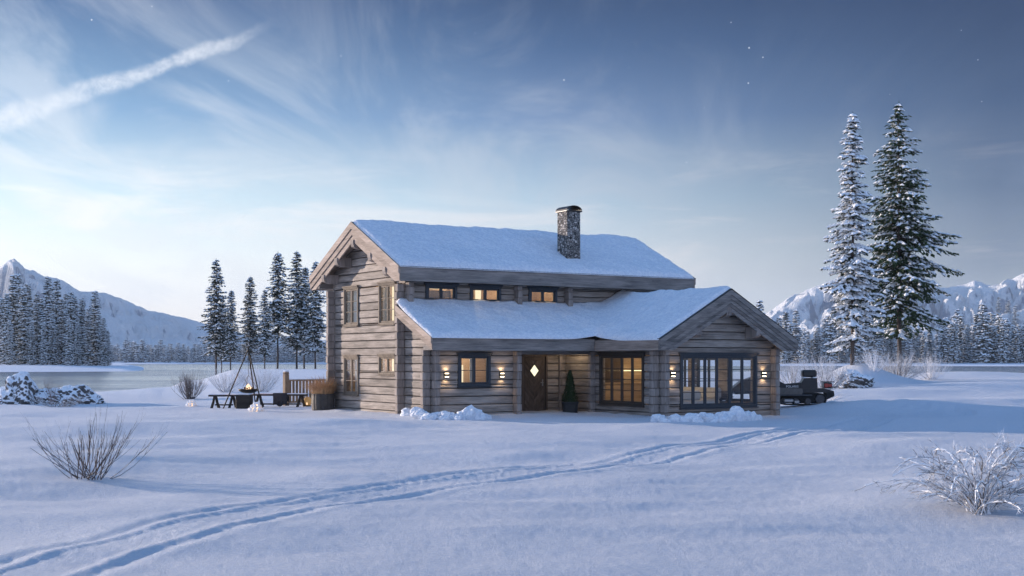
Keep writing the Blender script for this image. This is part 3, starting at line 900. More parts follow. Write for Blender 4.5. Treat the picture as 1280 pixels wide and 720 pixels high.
# lean-to roof
mb = MB(); mb.tone = .4
def luv(v): return WE0 + (lroof(v)-WZE)/ws
vs = [(-.28,-2.16,lroof(-2.16)-.03), (luv(-2.16)+.0,-2.16,lroof(-2.16)-.03), (luv(-.02),-.02,lroof(-.02)-.03), (-.28,-.02,lroof(-.02)-.03)]
vs += [(p[0], p[1], p[2]-.15) for p in vs]
mb.add(vs, [(0,1,2,3),(7,6,5,4),(0,4,5,1),(1,5,6,2),(2,6,7,3),(3,7,4,0)])
lean = mb.build('leanto_roof', M['board_u'], H)
mb = MB(); mb.tone = .5; mb.box(-.26, WE0+.0, -2.16, LV-.01, 1.955, 2.09); mb.build('eave_box', M['board_front'], lean)
mb = MB(); mb.tone = .75; mb.cbox(-.29, WE0-.01, -2.205, -2.17, 1.945, 2.31, .008); mb.tone = .95; mb.cbox(-.29, WE0-.01, -2.222, -2.206, 1.945, 1.985, .004); mb.build('fascia', M['board_front'], lean)
mb = MB(); mb.tone = .05; mb.cbox(-.32, WE0, -2.24, -2.15, 2.312, 2.328, .004); mb.build('drip_edge', M['black'], lean)
mb = MB()
ztop = lambda v: LZE+.03+(v+2.2)*LS
for k, (t0, t1, n) in enumerate([(0,.19,.06),(.186,.36,.03)]):
    mb.tone = rng.random()
    lo = 1.945
    p = [(-2.205, max(ztop(-2.205)-t0, lo)), (-.0, ztop(0)-t0), (-.0, ztop(0)-t1), (-2.205+max(0, (lo-(ztop(-2.205)-t1))/LS), max(lo, ztop(-2.205)-t1))]
    if k == 0: p = [(-2.205, ztop(-2.205)), (0, ztop(0)), (0, ztop(0)-t1), (-2.205, ztop(-2.205)-t1)]
    mb.prism(p, lambda a, z, d: (-.28-d, a, z), -.02, n)
mb.build('barge_board', M['board_v'], lean)

# wing roof
mb = MB(); mb.tone = .4
WV0 = -5.32
for a0, a1 in ((WE0+.03, WRU), (WE1-.03, WRU+.001)):
    mb.prism([(a0, wroof(a0)-.03), (a1, wroof(a1)-.03), (a1, wroof(a1)-.18), (a0, wroof(a0)-.18)], lambda p, q, d: (p, d, q), WV0+.02, -.03)
wing = mb.build('wing_roof', M['board_v'], H)
mb = MB(); mb.tone = .5; mb.box(WE0+.035, WU0-.01, WV0+.04, LV-.64, 1.965, 2.06); mb.box(WU1+.01, WE1-.035, WV0+.04, -.05, 1.985, 2.06); mb.build('eave_box', M['board_v'], wing)
mb = MB(); mb.tone = .6; mb.cbox(WE0-.015, WE0+.02, WV0+.03, -2.21, 1.95, 2.27, .008); mb.tone = .8; mb.cbox(WE0-.03, WE0-.016, WV0+.03, -2.21, 1.95, 1.99, .004)
mb.cbox(WE1-.02, WE1+.015, WV0+.03, -.05, 1.95, 2.27, .008); mb.build('fascia', M['board_v'], wing)
def ptW(a, n, z): return (a, WV0-n, z)
barge(wing, ptW, (WE0-.01, WZE+.03, WE1+.01, WZE+.03), (WRU, WRZ+.03), [(.15,-.02,.09),(.13,-.03,.068),(.12,-.04,.046),(.11,-.05,.022),(.13,-.06,.0)], 0, M['board_front'], 1.95)
mb = MB()
for s_, (ae) in enumerate((WE0-.03, WE1+.03)):
    mb.tone = .05
    mb.prism([(ae, WZE+.028), (WRU, WRZ+.05), (WRU, WRZ+.066), (ae, WZE+.044)], lambda x, z, d: (x, WV0-d, z), -.05, .09)
mb.build('drip_edge', M['black'], wing)
for u in (WRU, 6.95, 9.30):
    z = wroof(u)-.72+(-.05 if u == WRU else 0)
    purlin([(u, WV, z), (u, WV0-.0, z)], .2, .30, wing, M['end'])

# --- snow on the roofs (a thick soft sheet following each roof)
def snow_sheet(name, parent, us, vs_, zf, mask, edge, thick, sm=0):
    U, V = np.meshgrid(us, vs_, indexing='ij')
    Z0 = zf(U, V); E = edge(U, V)
    t = thick*(1-np.exp(-np.maximum(E, 0)/.06))*(1+.50*fbm(U*.9+3, V*.9, 3)+.16*fbm(U*4, V*4, 2))
    wob = .05*fbm(U*2.2+9, V*2.2, 3)*np.exp(-np.maximum(E,0)/.3)
    Zt = Z0+np.maximum(t, .01)+wob*(E > .01)
    nu, nv = U.shape
    V3 = np.stack([U.ravel(), V.ravel(), Zt.ravel()], 1).tolist(); Vb = np.stack([U.ravel(), V.ravel(), (Z0-.012).ravel()], 1).tolist()
    okc = mask((U[:-1,:-1]+U[1:,1:])/2, (V[:-1,:-1]+V[1:,1:])/2)
    fs = []; N = nu*nv
    for i in range(nu-1):
        for j in range(nv-1):
            if not okc[i, j]: continue
            a, b_, c, d = i*nv+j, (i+1)*nv+j, (i+1)*nv+j+1, i*nv+j+1
            fs.append((a, b_, c, d))
            if i == 0 or not okc[i-1, j]: fs.append((a, d, d+N, a+N))
            if i == nu-2 or not okc[i+1, j]: fs.append((c, b_, b_+N, c+N))
            if j == 0 or not okc[i, j-1]: fs.append((b_, a, a+N, b_+N))
            if j == nv-2 or not okc[i, j+1]: fs.append((d, c, c+N, d+N))
    mb = MB(); mb.v = V3+Vb; mb.f = fs; mb.t = [.5]*len(fs)
    used = sorted({i for f in fs for i in f}); re = {k: i for i, k in enumerate(used)}
    mb.v = [mb.v[k] for k in used]; mb.f = [tuple(re[i] for i in f) for f in fs]
    return mb.build(name, M['roof_snow'], parent, smooth=True)
us = np.arange(RU0-.02, RU1+.05, .07); vv = np.arange(-.70, 5.80, .065)
def mz(U, V):
    z = MZE-.0+np.minimum(V+.65, 5.75-V)*ms
    return z-.05*np.exp(-((V-2.55)/.12)**2)
snow_sheet('snow', main_roof, us, vv, lambda U, V: mz(U, V)+.03, lambda U, V: np.ones_like(U, bool),
    lambda U, V: np.minimum(np.minimum(U-us[0], us[-1]-U), np.minimum(V-vv[0], vv[-1]-V)), .135)
us = np.arange(-.32, WE1+.03, .062); vv = np.arange(WV0-.02, -.015, .055)
def lz(U, V):
    a = LZE+(V+2.2)*LS; b_ = WZE+np.minimum(U-WE0, WE1-U)*ws
    k = .14; h_ = np.clip(.5+.5*(b_-a)/k, 0, 1)
    z = a*(1-h_)+b_*h_+k*h_*(1-h_)
    z = z + .12*np.exp(-(np.abs(V)/.35))*(1+.6*gnoise(U*1.3, V*0+2))          # drifted against the wall
    z = z + .10*np.exp(-((b_-a)/.35)**2)
    return z
lmask = lambda U, V: ((V > -2.24) & (U < WE0+1.0)) | (U > WE0-.03)
def ledge(U, V):
    # distance to the outline of the L-shaped sheet (free edges only)
    d1 = U-us[0]; d2 = us[-1]-U; d3 = V-vv[0]
    inL = np.maximum(V+2.24, U-(WE0-.03))
    return np.minimum(np.minimum(d1, d2), np.minimum(d3, np.maximum(inL, 0)))
snow_sheet('snow', lean, us, vv, lambda U, V: lz(U, V)+.035, lmask, ledge, .115)

# --- chimney
mb = MB(); c0, c1, cv0, cv1 = 6.0, 6.52, .12, .68
mb.box(c0, c1, cv0, cv1, 4.5, 6.50)
chim = mb.build('chimney', M['stone'], H)
mb = MB(); mb.cbox(c0-.05, c1+.05, cv0-.05, cv1+.05, 6.50, 6.535, .006)
pts = [((c0+c1)/2-.30*math.cos(t), 6.545+.16*math.sin(t)) for t in np.linspace(0, math.pi, 13)]
inn = [((c0+c1)/2-.28*math.cos(t), 6.545+.14*math.sin(t)) for t in np.linspace(math.pi, 0, 13)]
n_ = 13
for i in range(n_-1):
    q = [pts[i], pts[i+1], inn[n_-2-i], inn[n_-1-i]]
    mb.prism(q, lambda p, z, d: (p, d, z), cv0-.05, cv1+.05)
mb.build('cap', M['black'], chim)

# --- wall lamps
def wall_lamp(fn, a, z):
    def bx(mb, x0, x1, n0, n1, q0, q1, c=.004):
        p, r_ = fn(x0, n0, q0), fn(x1, n1, q1); mb.cbox(p[0], r_[0], p[1], r_[1], q0, q1, c)
    mb = MB(); bx(mb, a-.055, a+.055, .0, .035, z-.09, z+.09); bx(mb, a-.05, a+.05, .036, .14, z-.035, z+.035)
    lo = mb.build('wall_lamp', M['black'], H)
    for z0_ in (z+.036, z-.062):
        mb = MB(); bx(mb, a-.042, a+.042, .045, .13, z0_, z0_+.026); mb.build('lamp_glass', M['lampglass'], lo)
    for s_ in (-1, 1):
        L = bpy.data.lights.new('lamp_light', 'SPOT'); L.energy = 5; L.color = (1,.70,.40); L.spot_size = R(120); L.spot_blend = .8; L.shadow_soft_size = .02
        o = bpy.data.objects.new('lamp_light', L); COL.objects.link(o); o.parent = lo
        o.location = fn(a, .085, z+s_*.075); o.rotation_euler = (R(180) if s_ > 0 else 0, 0, 0)
for fn, a, z in [(fFL,.48,1.23),(fFL,2.38,1.22),(fFW,6.31,1.24),(fFW,9.92,1.22)]: wall_lamp(fn, a, z)
mb = MB(); mb.lathe([(.05,2.0),(.055,2.034)], 5.35, -.85, 14); pl = mb.build('ceiling_lamp', M['lampglass'], ceil)
def point(x, y, z, e, col=(1,.78,.52), r=.05):
    L = bpy.data.lights.new('room_light', 'POINT'); L.energy = e*1.4; L.color = col; L.shadow_soft_size = r
    o = bpy.data.objects.new('room_light', L); COL.objects.link(o); o.parent = H; o.location = (x, y, z)
point(5.35, -.85, 1.93, 5.5)

# --- rooms behind the glass
def inner(name, bxs, m):
    mb = MB()
    for b_ in bxs: mb.tone = rng.random(); mb.box(*b_)
    return mb.build(name, m, H)
inner('room_floor', [(.17,10.1,.18,4.9,GZ,.02),(.17,2.8,-1.42,.16,GZ,.02),(6.04,10.24,-4.6,.16,GZ,.02)], M['floor'])
inner('upper_floor', [(.17,10.1,.18,4.9,2.35,2.5)], M['interior_wall'])
inner('partition', [(.17,6.0,2.45,2.55,.03,2.34),(3.05,3.13,.2,2.4,.03,2.34),(.17,2.8,-.05,.0,.03,2.2),(2.3,2.38,2.6,4.9,.03,2.34),
    (1.95,2.03,.2,4.9,2.51,4.35),(3.9,3.98,.2,4.9,2.51,4.35),(6.2,6.28,.2,4.9,2.51,4.35),(.2,1.94,2.5,2.58,2.51,4.35),(2.04,3.89,1.9,1.98,2.51,4.35),(3.99,6.19,2.2,2.28,2.51,4.35)], M['inner'])
inner('inner_wall', [(6.04,10.24,.19,.25,.03,3.6)], M['inner'])
mb = MB()
for k in range(20): mb.tone = rng.random(); mb.cbox(6.04, 10.24, -4.6+k*.24, -4.6+k*.24+.232, 2.11, 2.14, .004)
mb.build('room_ceiling', M['inner'], H)
# curtains and blinds seen through the panes
def curtain(fn, a0, a1, z0, z1, n=-.32):
    mb = MB(); k = 22; vs = []
    for i in range(k+1):
        a = a0+(a1-a0)*i/k; w_ = n+.025*math.sin(i*2.1)
        vs += [fn(a, w_, z0), fn(a, w_, z1), fn(a, w_-.006, z0), fn(a, w_-.006, z1)]
    fs = []
    for i in range(k):
        b_ = i*4; fs += [(b_, b_+4, b_+5, b_+1), (b_+2, b_+3, b_+7, b_+6)]
    mb.add(vs, fs); return mb.build('curtain', M['curtain'], H, smooth=True)
curtain(fL, 3.2, 3.6, 2.7, 3.95); curtain(fL, 3.75, 4.15, 2.7, 3.95)
curtain(fL, 1.62, 2.1, 2.6, 4.0)
curtain(fL, 3.8, 4.1, .1, 1.8, -.35)
curtain(fFL, 1.5, 1.60, .2, 1.9)
mb = MB()
for k in range(12): mb.cbox(.8, 1.7, .22, .235, 3.46+k*.028, 3.482+k*.028, .002)
mb.build('blind', M['greypanel'], H)
# furniture of the wing
mb = MB(); mb.cbox(8.9, 9.9, -2.9, -1.0, .03, .42, .05); mb.cbox(9.7, 9.98, -2.9, -1.0, .42, .78, .06); mb.build('sofa', M['sofa'], H)
mb = MB(); mb.cbox(6.9, 8.5, -4.3, -3.5, .05, .42, .06); mb.cbox(6.9, 8.5, -3.62, -3.4, .42, .72, .06); mb.build('sofa', M['sofa'], H)
mb = MB(); mb.tone = .5; mb.cbox(6.9, 9.4, -.75, -.1, .03, .88, .01); mb.tone = .9; mb.cbox(6.85, 9.45, -.8, -.05, .885, .93, .01); kit = mb.build('kitchen_counter', M['inner'], H)
mb = MB(); mb.cbox(6.9, 9.3, -.02, .1, 1.30, 1.33, .005); mb.cbox(6.95, 9.25, -.70, -.68, .80, .87, .004); mb.build('light_strip', M['screen'], kit)
for x, y, z, r_ in [(6.95,-3.0,1.42,.085),(7.25,-2.6,1.66,.10),(7.5,-3.1,1.60,.09),(7.15,-3.4,1.15,.08),(7.7,-2.4,1.52,.08)]:
    mb = MB(); pf = [(r_*math.sin(t), z-r_*math.cos(t)) for t in np.linspace(.15, math.pi-.15, 9)]; mb.lathe(pf, x, y, 12)
    pd = mb.build('pendant_lamp', M['screen'], H)
    mb = MB(); mb.tube([(x,y,z+r_*.95),(x,y,2.11)], .006, 5); mb.build('cord', M['black'], pd)
point(7.6, -2.6, 1.95, 22, r=.1); point(8.8, -.9, 1.6, 7, r=.08)
point(1.6, -.8, 1.9, 26); point(1.0, 1.2, 2.1, 30); point(1.3, 3.6, 2.0, 22); point(2.5, 1.2, 2.1, 10)
point(1.0, 1.2, 4.3, 24); point(.9, 3.6, 4.2, 5); point(2.9, 1.0, 4.25, 26); point(5.0, 1.1, 4.25, 26)
point(6.7, -3.9, 1.9, 4)
mb = MB(); mb.cbox(4.45,4.93,.9,1.4,3.1,3.95,.02); mb.build('glow_box', M['screen'], H)  # added glowing box, brightens an upper front window; not an actual lamp
inner('glow_panel', [(.93,1.52,LV+.75,LV+.77,.4,1.52)], M['glowpanel'])  # added glowing panels here and below, standing in for lamplit curtains
inner('glow_panel', [(2.35,2.8,.9,.92,2.7,3.95)], M['glowpanel'])
inner('glow_panel', [(3.0,3.2,.9,.92,2.7,3.95)], M['glowpanel'])
inner('glow_panel', [(.8,1.85,.9,.92,3.88,4.0)], M['glowpanel'])
inner('glow_panel', [(8.2,8.32,.16,.185,.05,2.1)], M['glowpanel'])  # added glowing strip in view of the side window
inner('dark_block', [(7.3,8.1,-.02,.17,.05,2.1)], M['door'])  # dark block added to dim part of the view through the side window
inner('glow_panel', [(.6,.62,1.5,2.0,2.7,4.0)], M['glowpanel'])
inner('glow_panel', [(.6,.62,1.5,2.0,1.1,1.9)], M['glowpanel'])
# ------------------------------------------------------------------ things in the yard
rng = random.Random(21)
def P(px, Y): x, y = at(px, Y); return x, y
# --- log benches round the fire
def bench(name, label, x, y, L, rz, snow=True, group='benches round the fire'):
    z = hz(x, y)
    t = thing(name, label, 'bench', (x, y, z), rz, group)
    mb = MB(); mb.tone = rng.random(); mb.cbox(-L/2, L/2, -.17, .17, .40, .455, .012); mb.build('seat', M['darkwood'], t)
    mb = MB(); mb.cbox(-L/2+.01, L/2-.01, -.16, .16, .456, .485, .012); mb.build('snow', M['roof_snow'], t)
    for s_ in (-1, 1):
        mb = MB(); xx = s_*(L/2-.22)
        for q in (-1, 1):
            mb.tone = rng.random()
            mb.tube([(xx+q*.02, q*.05, .40), (xx+q*.05, q*.10, .2), (xx+q*.11, q*.15, -.03)], [.045,.05,.055], 6)
        mb.cbox(xx-.05, xx+.05, -.13, .13, .33, .40, .01)
        mb.build('leg', M['darkwood'], t)
    mb = MB(); mb.tone = .2; mb.cbox(-L/2+.2, L/2-.2, -.02, .02, .08, .13, .006); mb.build('stretcher', M['darkwood'], t)
    return t
x, y = P(280, 46.5); bench('bench', 'short dark wooden bench with snow on its seat left of the fire tripod', x, y, 1.05, R(4))
x, y = P(350, 47.0); bt = bench('bench', 'long dark bench with a grey blanket over its seat right of the tripod', x, y, 1.95, R(-3))
# blanket over the seat
mb = MB(); k = 12; prof = [(-.19,.06),(-.185,.30),(-.18,.46),(-.15,.497),(0,.50),(.15,.497),(.18,.46),(.185,.28),(.19,.16)]
vs = []; 
for i in range(k+1):
    xx = -.06+.50*i/k
    for j, (yy, zz) in enumerate(prof):
        sw = .012*math.sin(i*1.9+j)*(1 if zz < .45 else .3); vs.append((xx+.01*math.sin(j*2+i), yy*1.03+sw*(1 if yy > 0 else -1), zz+(.04*math.sin(i*.8) if zz < .2 else 0)))
n = len(prof); fs = [(i*n+j, (i+1)*n+j, (i+1)*n+j+1, i*n+j+1) for i in range(k) for j in range(n-1)]
mb.add(vs, fs); bl = mb.build('blanket', M['cloth'], smooth=True)
sm_ = bl.modifiers.new('thick', 'SOLIDIFY'); sm_.thickness = .012
bl.location = bt.location; bl.rotation_euler = bt.rotation_euler; bl.data.transform(Matrix.Translation((-.15,0,0)))
tag(bl, 'dark grey blanket draped over the snowy bench', 'blanket')
# --- fire stand, bowl, tripod
x, y = P(310.5, 46.0); z = hz(x, y)
t = thing('wooden_block', 'square dark wooden block under the fire bowl', 'block', (x-.1, y-.2, z))
mb = MB(); mb.tone = .3; mb.cbox(-.26, .26, -.24, .24, -.05, .47, .03); mb.build('block', M['darkwood'], t)
mb = MB(); mb.cbox(-.25, .25, -.23, .23, .471, .50, .02); mb.build('snow', M['roof_snow'], t)
t = thing('fire_bowl', 'wide shallow iron fire bowl with a small fire, hung from the tripod', 'fire bowl', (x, y, z))
mb = MB(); mb.lathe([(.10,.52),(.22,.54),(.33,.60),(.36,.66),(.35,.665),(.31,.62),(.20,.58),(.05,.57)], 0, 0, 24); mb.build('bowl', M['iron'], t, smooth=True)
mb = MB()
for k in range(9):
    a = k*.7; mb.tone = rng.random(); mb.tube([(.2*math.cos(a), .2*math.sin(a), .62), (-.16*math.cos(a+.5), -.16*math.sin(a+.5), .68+.02*(k % 3))], .022, 6)
mb.build('firewood', M['darkwood'], t)
mb = MB()
for k in range(9):
    a = k*2.4; r_ = .09*math.sqrt(k/9); h = .22-.015*k; cx, cy = r_*math.cos(a), r_*math.sin(a)
    mb.lathe([(.035,.64),(.05,.68),(.038,.64+h*.55),(.016,.64+h*.85),(.003,.64+h)], cx+.0, cy, 7)
mb.build('flame', M['flame'], t, smooth=True)
mb = MB()
for k in range(3):
    a = k*2*math.pi/3+.4; mb.tube([(.34*math.cos(a), .34*math.sin(a), .66), (0, 0, 1.15)], .006, 4)
mb.tube([(0,0,1.15),(0,0,1.96)], .007, 4); mb.build('chain', M['iron'], t)
L = bpy.data.lights.new('fire_light', 'POINT'); L.energy = 14; L.color = (1,.5,.2); L.shadow_soft_size = .1
o = bpy.data.objects.new('fire_light', L); COL.objects.link(o); o.parent = t; o.location = (0,0,.9)
t = thing('fire_tripod', 'tall black iron tripod standing over the fire bowl', 'tripod', (x, y, z))
for fx, fy in ((-.82,-.35),(.62,-.62),(.12,.75)):
    mb = MB(); gz = hz(x+fx, y+fy)-z
    mb.tube([(fx, fy, gz-.05), (fx*.02, fy*.02, 2.02), (-fx*.05, -fy*.05, 2.14)], [.024,.022,.018], 7); mb.build('leg', M['iron'], t)
mb = MB(); mb.lathe([(.05,1.95),(.055,1.98),(.05,2.01)], 0, 0, 10); mb.build('ring', M['iron'], t)

# --- glowing snowball lanterns
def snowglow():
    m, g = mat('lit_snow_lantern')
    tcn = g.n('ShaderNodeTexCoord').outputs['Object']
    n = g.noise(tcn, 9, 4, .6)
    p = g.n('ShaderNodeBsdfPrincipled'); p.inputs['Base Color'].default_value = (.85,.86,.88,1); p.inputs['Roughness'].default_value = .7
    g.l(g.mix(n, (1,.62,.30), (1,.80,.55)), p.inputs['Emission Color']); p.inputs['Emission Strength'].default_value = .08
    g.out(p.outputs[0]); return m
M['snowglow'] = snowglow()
def ball(mb, c, r, n=9, sq=.85):
    prof = [(r*math.sin(t), c[2]-r*sq*math.cos(t)) for t in np.linspace(.12, math.pi-.12, 6)]
    mb.lathe(prof, c[0], c[1], n)
def lantern(px, Y, label, s_=1.0):
    x, y = P(px, Y); z = hz(x, y)
    t = thing('snow_lantern', label, 'snow lantern', (x, y, z), 0, 'lanterns built of snowballs')
    rr = random.Random(int(px))
    for lay, (n, r_, zz) in enumerate(((8,.20,.06),(6,.13,.16),(3,.06,.245))):
        mb = MB()
        for k in range(n):
            a = 2*math.pi*(k+.5*lay)/n; ball(mb, (r_*s_*math.cos(a), r_*s_*math.sin(a), zz*s_), .07*s_*rr.uniform(.9,1.1), 9)
        mb.build('snowball_ring', M['snowglow'], t, smooth=True)
    mb = MB(); mb.lathe([(.03,.0),(.03,.10),(.012,.12),(.004,.16)], 0, 0, 8); mb.build('candle', M['flame'], t)
    L = bpy.data.lights.new('candle_light', 'POINT'); L.energy = .8; L.color = (1,.58,.26); L.shadow_soft_size = .03
    o = bpy.data.objects.new('candle_light', L); COL.objects.link(o); o.parent = t; o.location = (0,0,.13*s_)
lantern(239.5, 49.0, 'glowing snowball lantern alone on the snow left of the benches', .85)
lantern(320, 42.8, 'glowing snowball lantern in front of the dark block by the fire', 1.0)
# small glass lantern by the planter
x, y = P(384.5, 47.2); z = hz(x, y)
t = thing('lantern', 'small brass coloured lantern on the ground between bench and grass tub', 'lantern', (x, y, z))
mb = MB(); mb.lathe([(.12,0),(.13,.03),(.11,.04)], 0, 0, 12); mb.build('base', M['iron'], t)
mb = MB(); mb.lathe([(.10,.04),(.155,.12),(.16,.20),(.11,.30),(.06,.34)], 0, 0, 14)
br = mat('amber_lantern_glass'); gg = br[1]; pp = gg.n('ShaderNodeBsdfPrincipled'); pp.inputs['Base Color'].default_value = (.30,.19,.07,1); pp.inputs['Roughness'].default_value = .25
pp.inputs['Emission Color'].default_value = (1,.55,.2,1); pp.inputs['Emission Strength'].default_value = .15; gg.out(pp.outputs[0])
mb.build('glass', br[0], t, smooth=True)
mb = MB(); mb.tube([(-.09,0,.32),(-.07,0,.42),(0,0,.46),(.07,0,.42),(.09,0,.32)], .007, 5); mb.build('handle', M['iron'], t)
mb = MB(); mb.lathe([(.02,.06),(.02,.12),(.004,.19)], 0, -.145, 7); mb.build('candle', M['flame'], t)

# --- big grass tub at the corner of the house
x, y = P(403.5, 43.3); z = hz(x, y)-.02
t = thing('planter', 'dark ribbed tub of dry orange grass at the gable corner', 'planter', (x, y, z), R(20))
mb = MB(); prof = [(.33,0),(.375,.04),(.395,.25),(.385,.50),(.395,.56),(.36,.56),(.345,.50)]
n = 40; vs = []
for r_, zz in prof:
    for k in range(n):
        tt = 2*math.pi*k/n; q = (abs(math.cos(tt))**2.6+abs(math.sin(tt))**2.6)**(-1/2.6)
        rib = 1-.035*(k % 4 == 0)
        vs.append((r_*q*rib*math.cos(tt)*.93, r_*q*rib*math.sin(tt)*.93, zz))
fs = [(i*n+k, i*n+(k+1) % n, (i+1)*n+(k+1) % n, (i+1)*n+k) for i in range(len(prof)-1) for k in range(n)]
fs += [tuple(range(n-1,-1,-1))]
mb.add(vs, fs); mb.build('tub', M['planter'], t)
mb = MB(); mb.lathe([(.33,.49),(.34,.52)], 0, 0, 24); mb.build('soil', M['soil'], t)
mb = MB()
for k in range(800):
    a = rng.uniform(0, 2*math.pi); r0 = .34*math.sqrt(rng.random()); ln = rng.uniform(.38,.78); le = rng.uniform(.2, 1.1)*(.45+r0*2.4)
    a2 = a+rng.uniform(-.6,.6); x0, y0 = r0*math.cos(a), r0*math.sin(a)
    pts = []
    for q in range(4):
        s_ = q/3; pts.append(Vector((x0+math.cos(a2)*le*ln*s_**1.5, y0+math.sin(a2)*le*ln*s_**1.5, .50+ln*(s_-.35*le*s_**2.4))))
    w_ = .009; d = Vector((-math.sin(a2), math.cos(a2), .2)).normalized()
    mb.tone = rng.random(); vs = []
    for q, p in enumerate(pts): ww = w_*(1-q/3.4); vs += [p-d*ww, p+d*ww]
    mb.add(vs, [(0,1,3,2),(2,3,5,4),(4,5,7,6)])
mb.build('grass', M['straw'], t)

# --- thuja in a black pot on the porch
u, v = 5.30, -.95; x, y = to_w(5.15, -1.25)
t = thing('potted_thuja', 'small clipped conical evergreen in a black pot beside the front door', 'potted plant', (x, y, GZ+.02))
mb = MB(); mb.lathe([(.20,0),(.225,.02),(.25,.40),(.27,.42),(.27,.47),(.24,.47),(.23,.42)], 0, 0, 22, 5); mb.build('pot', M['pot'], t)
mb = MB()
for k in range(2600):
    h = rng.random()**1.25; zz = .46+.95*h; rr = .225*(1-h)**.75*(1+.1*math.sin(h*9)) + .012
    a = rng.uniform(0, 2*math.pi); r_ = rr*rng.uniform(.65, 1.06)
    p = Vector((r_*math.cos(a), r_*math.sin(a), zz)); o_ = Vector((math.cos(a)*.5, math.sin(a)*.5, 1)).normalized(); s_ = rng.uniform(.02,.045)
    sd_ = Vector((-math.sin(a+rng.uniform(-.8,.8)), math.cos(a), rng.uniform(-.3,.3))).normalized()
    mb.tone = rng.random(); mb.add([p-sd_*s_*.4, p+sd_*s_*.4, p+o_*s_*1.6], [(0,1,2)])
mb.build('foliage', M['thuja'], t)
mb = MB(); mb.tube([(0,0,.40),(0,0,1.2)], [.03,.01], 6); mb.build('trunk', M['bark'], t)

# --- wooden railing beyond the tub
x0, y0 = P(357.5, 49.2); x1, y1 = P(410, 50.5); z = hz(x0, y0)
t = thing('wooden_railing', 'brown wooden railing with upright slats and snow on its rail beyond the tub', 'railing', (x0, y0, z), math.atan2(y1-y0, x1-x0))
Lr = math.hypot(x1-x0, y1-y0)
mb = MB(); mb.tone = .4; mb.cbox(-.09, .09, -.09, .09, -.2, 1.18, .015); mb.build('post', M['rail'], t)
mb = MB(); mb.cbox(-.10, .10, -.10, .10, 1.181, 1.26, .05); pc_ = mb.build('post_cap', M['rail'], t); mb = MB(); mb.cbox(-.09, .09, -.09, .09, 1.261, 1.31, .03); mb.build('snow', M['roof_snow'], pc_)
mb = MB(); mb.tone = .7; mb.cbox(.09, Lr, -.06, .06, .92, .97, .008); mb.build('rail', M['rail'], t)
mb = MB(); mb.tone = .5; mb.cbox(.09, Lr, -.03, .03, .10, .17, .008); mb.build('bottom_rail', M['rail'], t)
mb = MB(); mb.cbox(.10, Lr, -.055, .055, .971, 1.0, .01); mb.build('snow', M['roof_snow'], t)
for k in range(int((Lr-.12)/.15)):
    mb = MB(); mb.tone = rng.random(); mb.cbox(.13+k*.15, .13+k*.15+.10, -.015, .015, .17, .92, .005); mb.build('slat', M['rail'], t)

# --- heaps of shovelled snow against the front walls
def heap(name, label, chunks, base, seed):
    rr = random.Random(seed)
    t_x, t_y = base; z = hz(t_x, t_y)
    mb = MB(); import bmesh
    bm = bmesh.new()
    for (x, y, r_, h) in chunks:
        s0 = len(bm.verts)
        ret = bmesh.ops.create_icosphere(bm, subdivisions=3, radius=1.0)
        ang = rr.uniform(0, 3); ox = rr.uniform(0, 99)
        for v in ret['verts']:
            c = v.co; n1 = float(gnoise(c.x*1.3+ox, c.y*1.3+c.z*1.1)); n2 = float(gnoise(c.x*3.1+ox, c.z*3.1+c.y*2)); n3 = float(gnoise(c.y*7+ox, c.z*7+c.x*5))
            k = 1+.45*n1+.34*n2+.18*n3
            # broken, blocky faces
            q = max(abs(c.x), abs(c.y), abs(c.z))
            k *= (1-.30)+.30/q*.75
            c2 = Matrix.Rotation(ang, 3, 'Z') @ (c*k)
            v.co = Vector((x-t_x+c2.x*r_, y-t_y+c2.y*r_*.8, (hz(x, y)-z)+h*.12+c2.z*h*.85))
    me = bpy.data.meshes.new(name); bm.to_mesh(me); bm.free(); me.materials.append(M['roof_snow'])
    me.polygons.foreach_set('use_smooth', [False]*len(me.polygons))
    o = bpy.data.objects.new(name, me); COL.objects.link(o); o.location = (t_x, t_y, z)
    tag(o, label, 'snow heap', 'heaps of shovelled snow along the walls')
def uvp(u, v): return to_w(u, v)
rr = random.Random(3)
ch = []
for px, Y, r_, h in [(512,38.6,.28,.20),(522,38.0,.22,.24),(528,37.4,.26,.25),(537,37.0,.24,.20),(549,37.2,.26,.22),(560,37.0,.20,.26),(568,37.0,.18,.17),(578,36.9,.20,.24),(588,36.9,.30,.40),(596,36.9,.24,.30),(606,37.2,.20,.18),(556,36.7,.16,.12),(573,36.5,.14,.13)]:
    x, y = P(px, Y); ch.append((x, y, r_, h))
heap('snow_heap', 'rough heap of shovelled snow chunks under the small lit front window', ch, ch[5][:2], 4)
ch = []
for px, Y, r_, h in [(822,36.0,.20,.22),(831,35.6,.17,.15),(845,35.8,.24,.22),(858,35.7,.18,.17),(867,35.7,.26,.26),(878,35.9,.26,.27),(888,35.9,.24,.25),(900,36.2,.26,.25),(911,36.4,.22,.28),(922,36.5,.24,.42),(929,36.7,.20,.27),(938,36.9,.22,.26),(946,37.2,.18,.16),(872,35.4,.16,.14),(905,35.8,.16,.15)]:
    x, y = P(px, Y); ch.append((x, y, r_, h))
heap('snow_heap', 'long row of shovelled snow chunks under the wide wing window', ch, ch[6][:2], 9)

# --- snowmobile parked behind the wing, nose to the left
x, y = P(1001, 44.0); z = hz(x, y)
t = thing('snowmobile', 'black snowmobile with a rear box parked behind the wing', 'snowmobile', (x, y, z+.02), R(-3))
def side(mb, poly, y0, y1): mb.prism(poly, lambda p, q, d: (p, d, q), y0, y1)
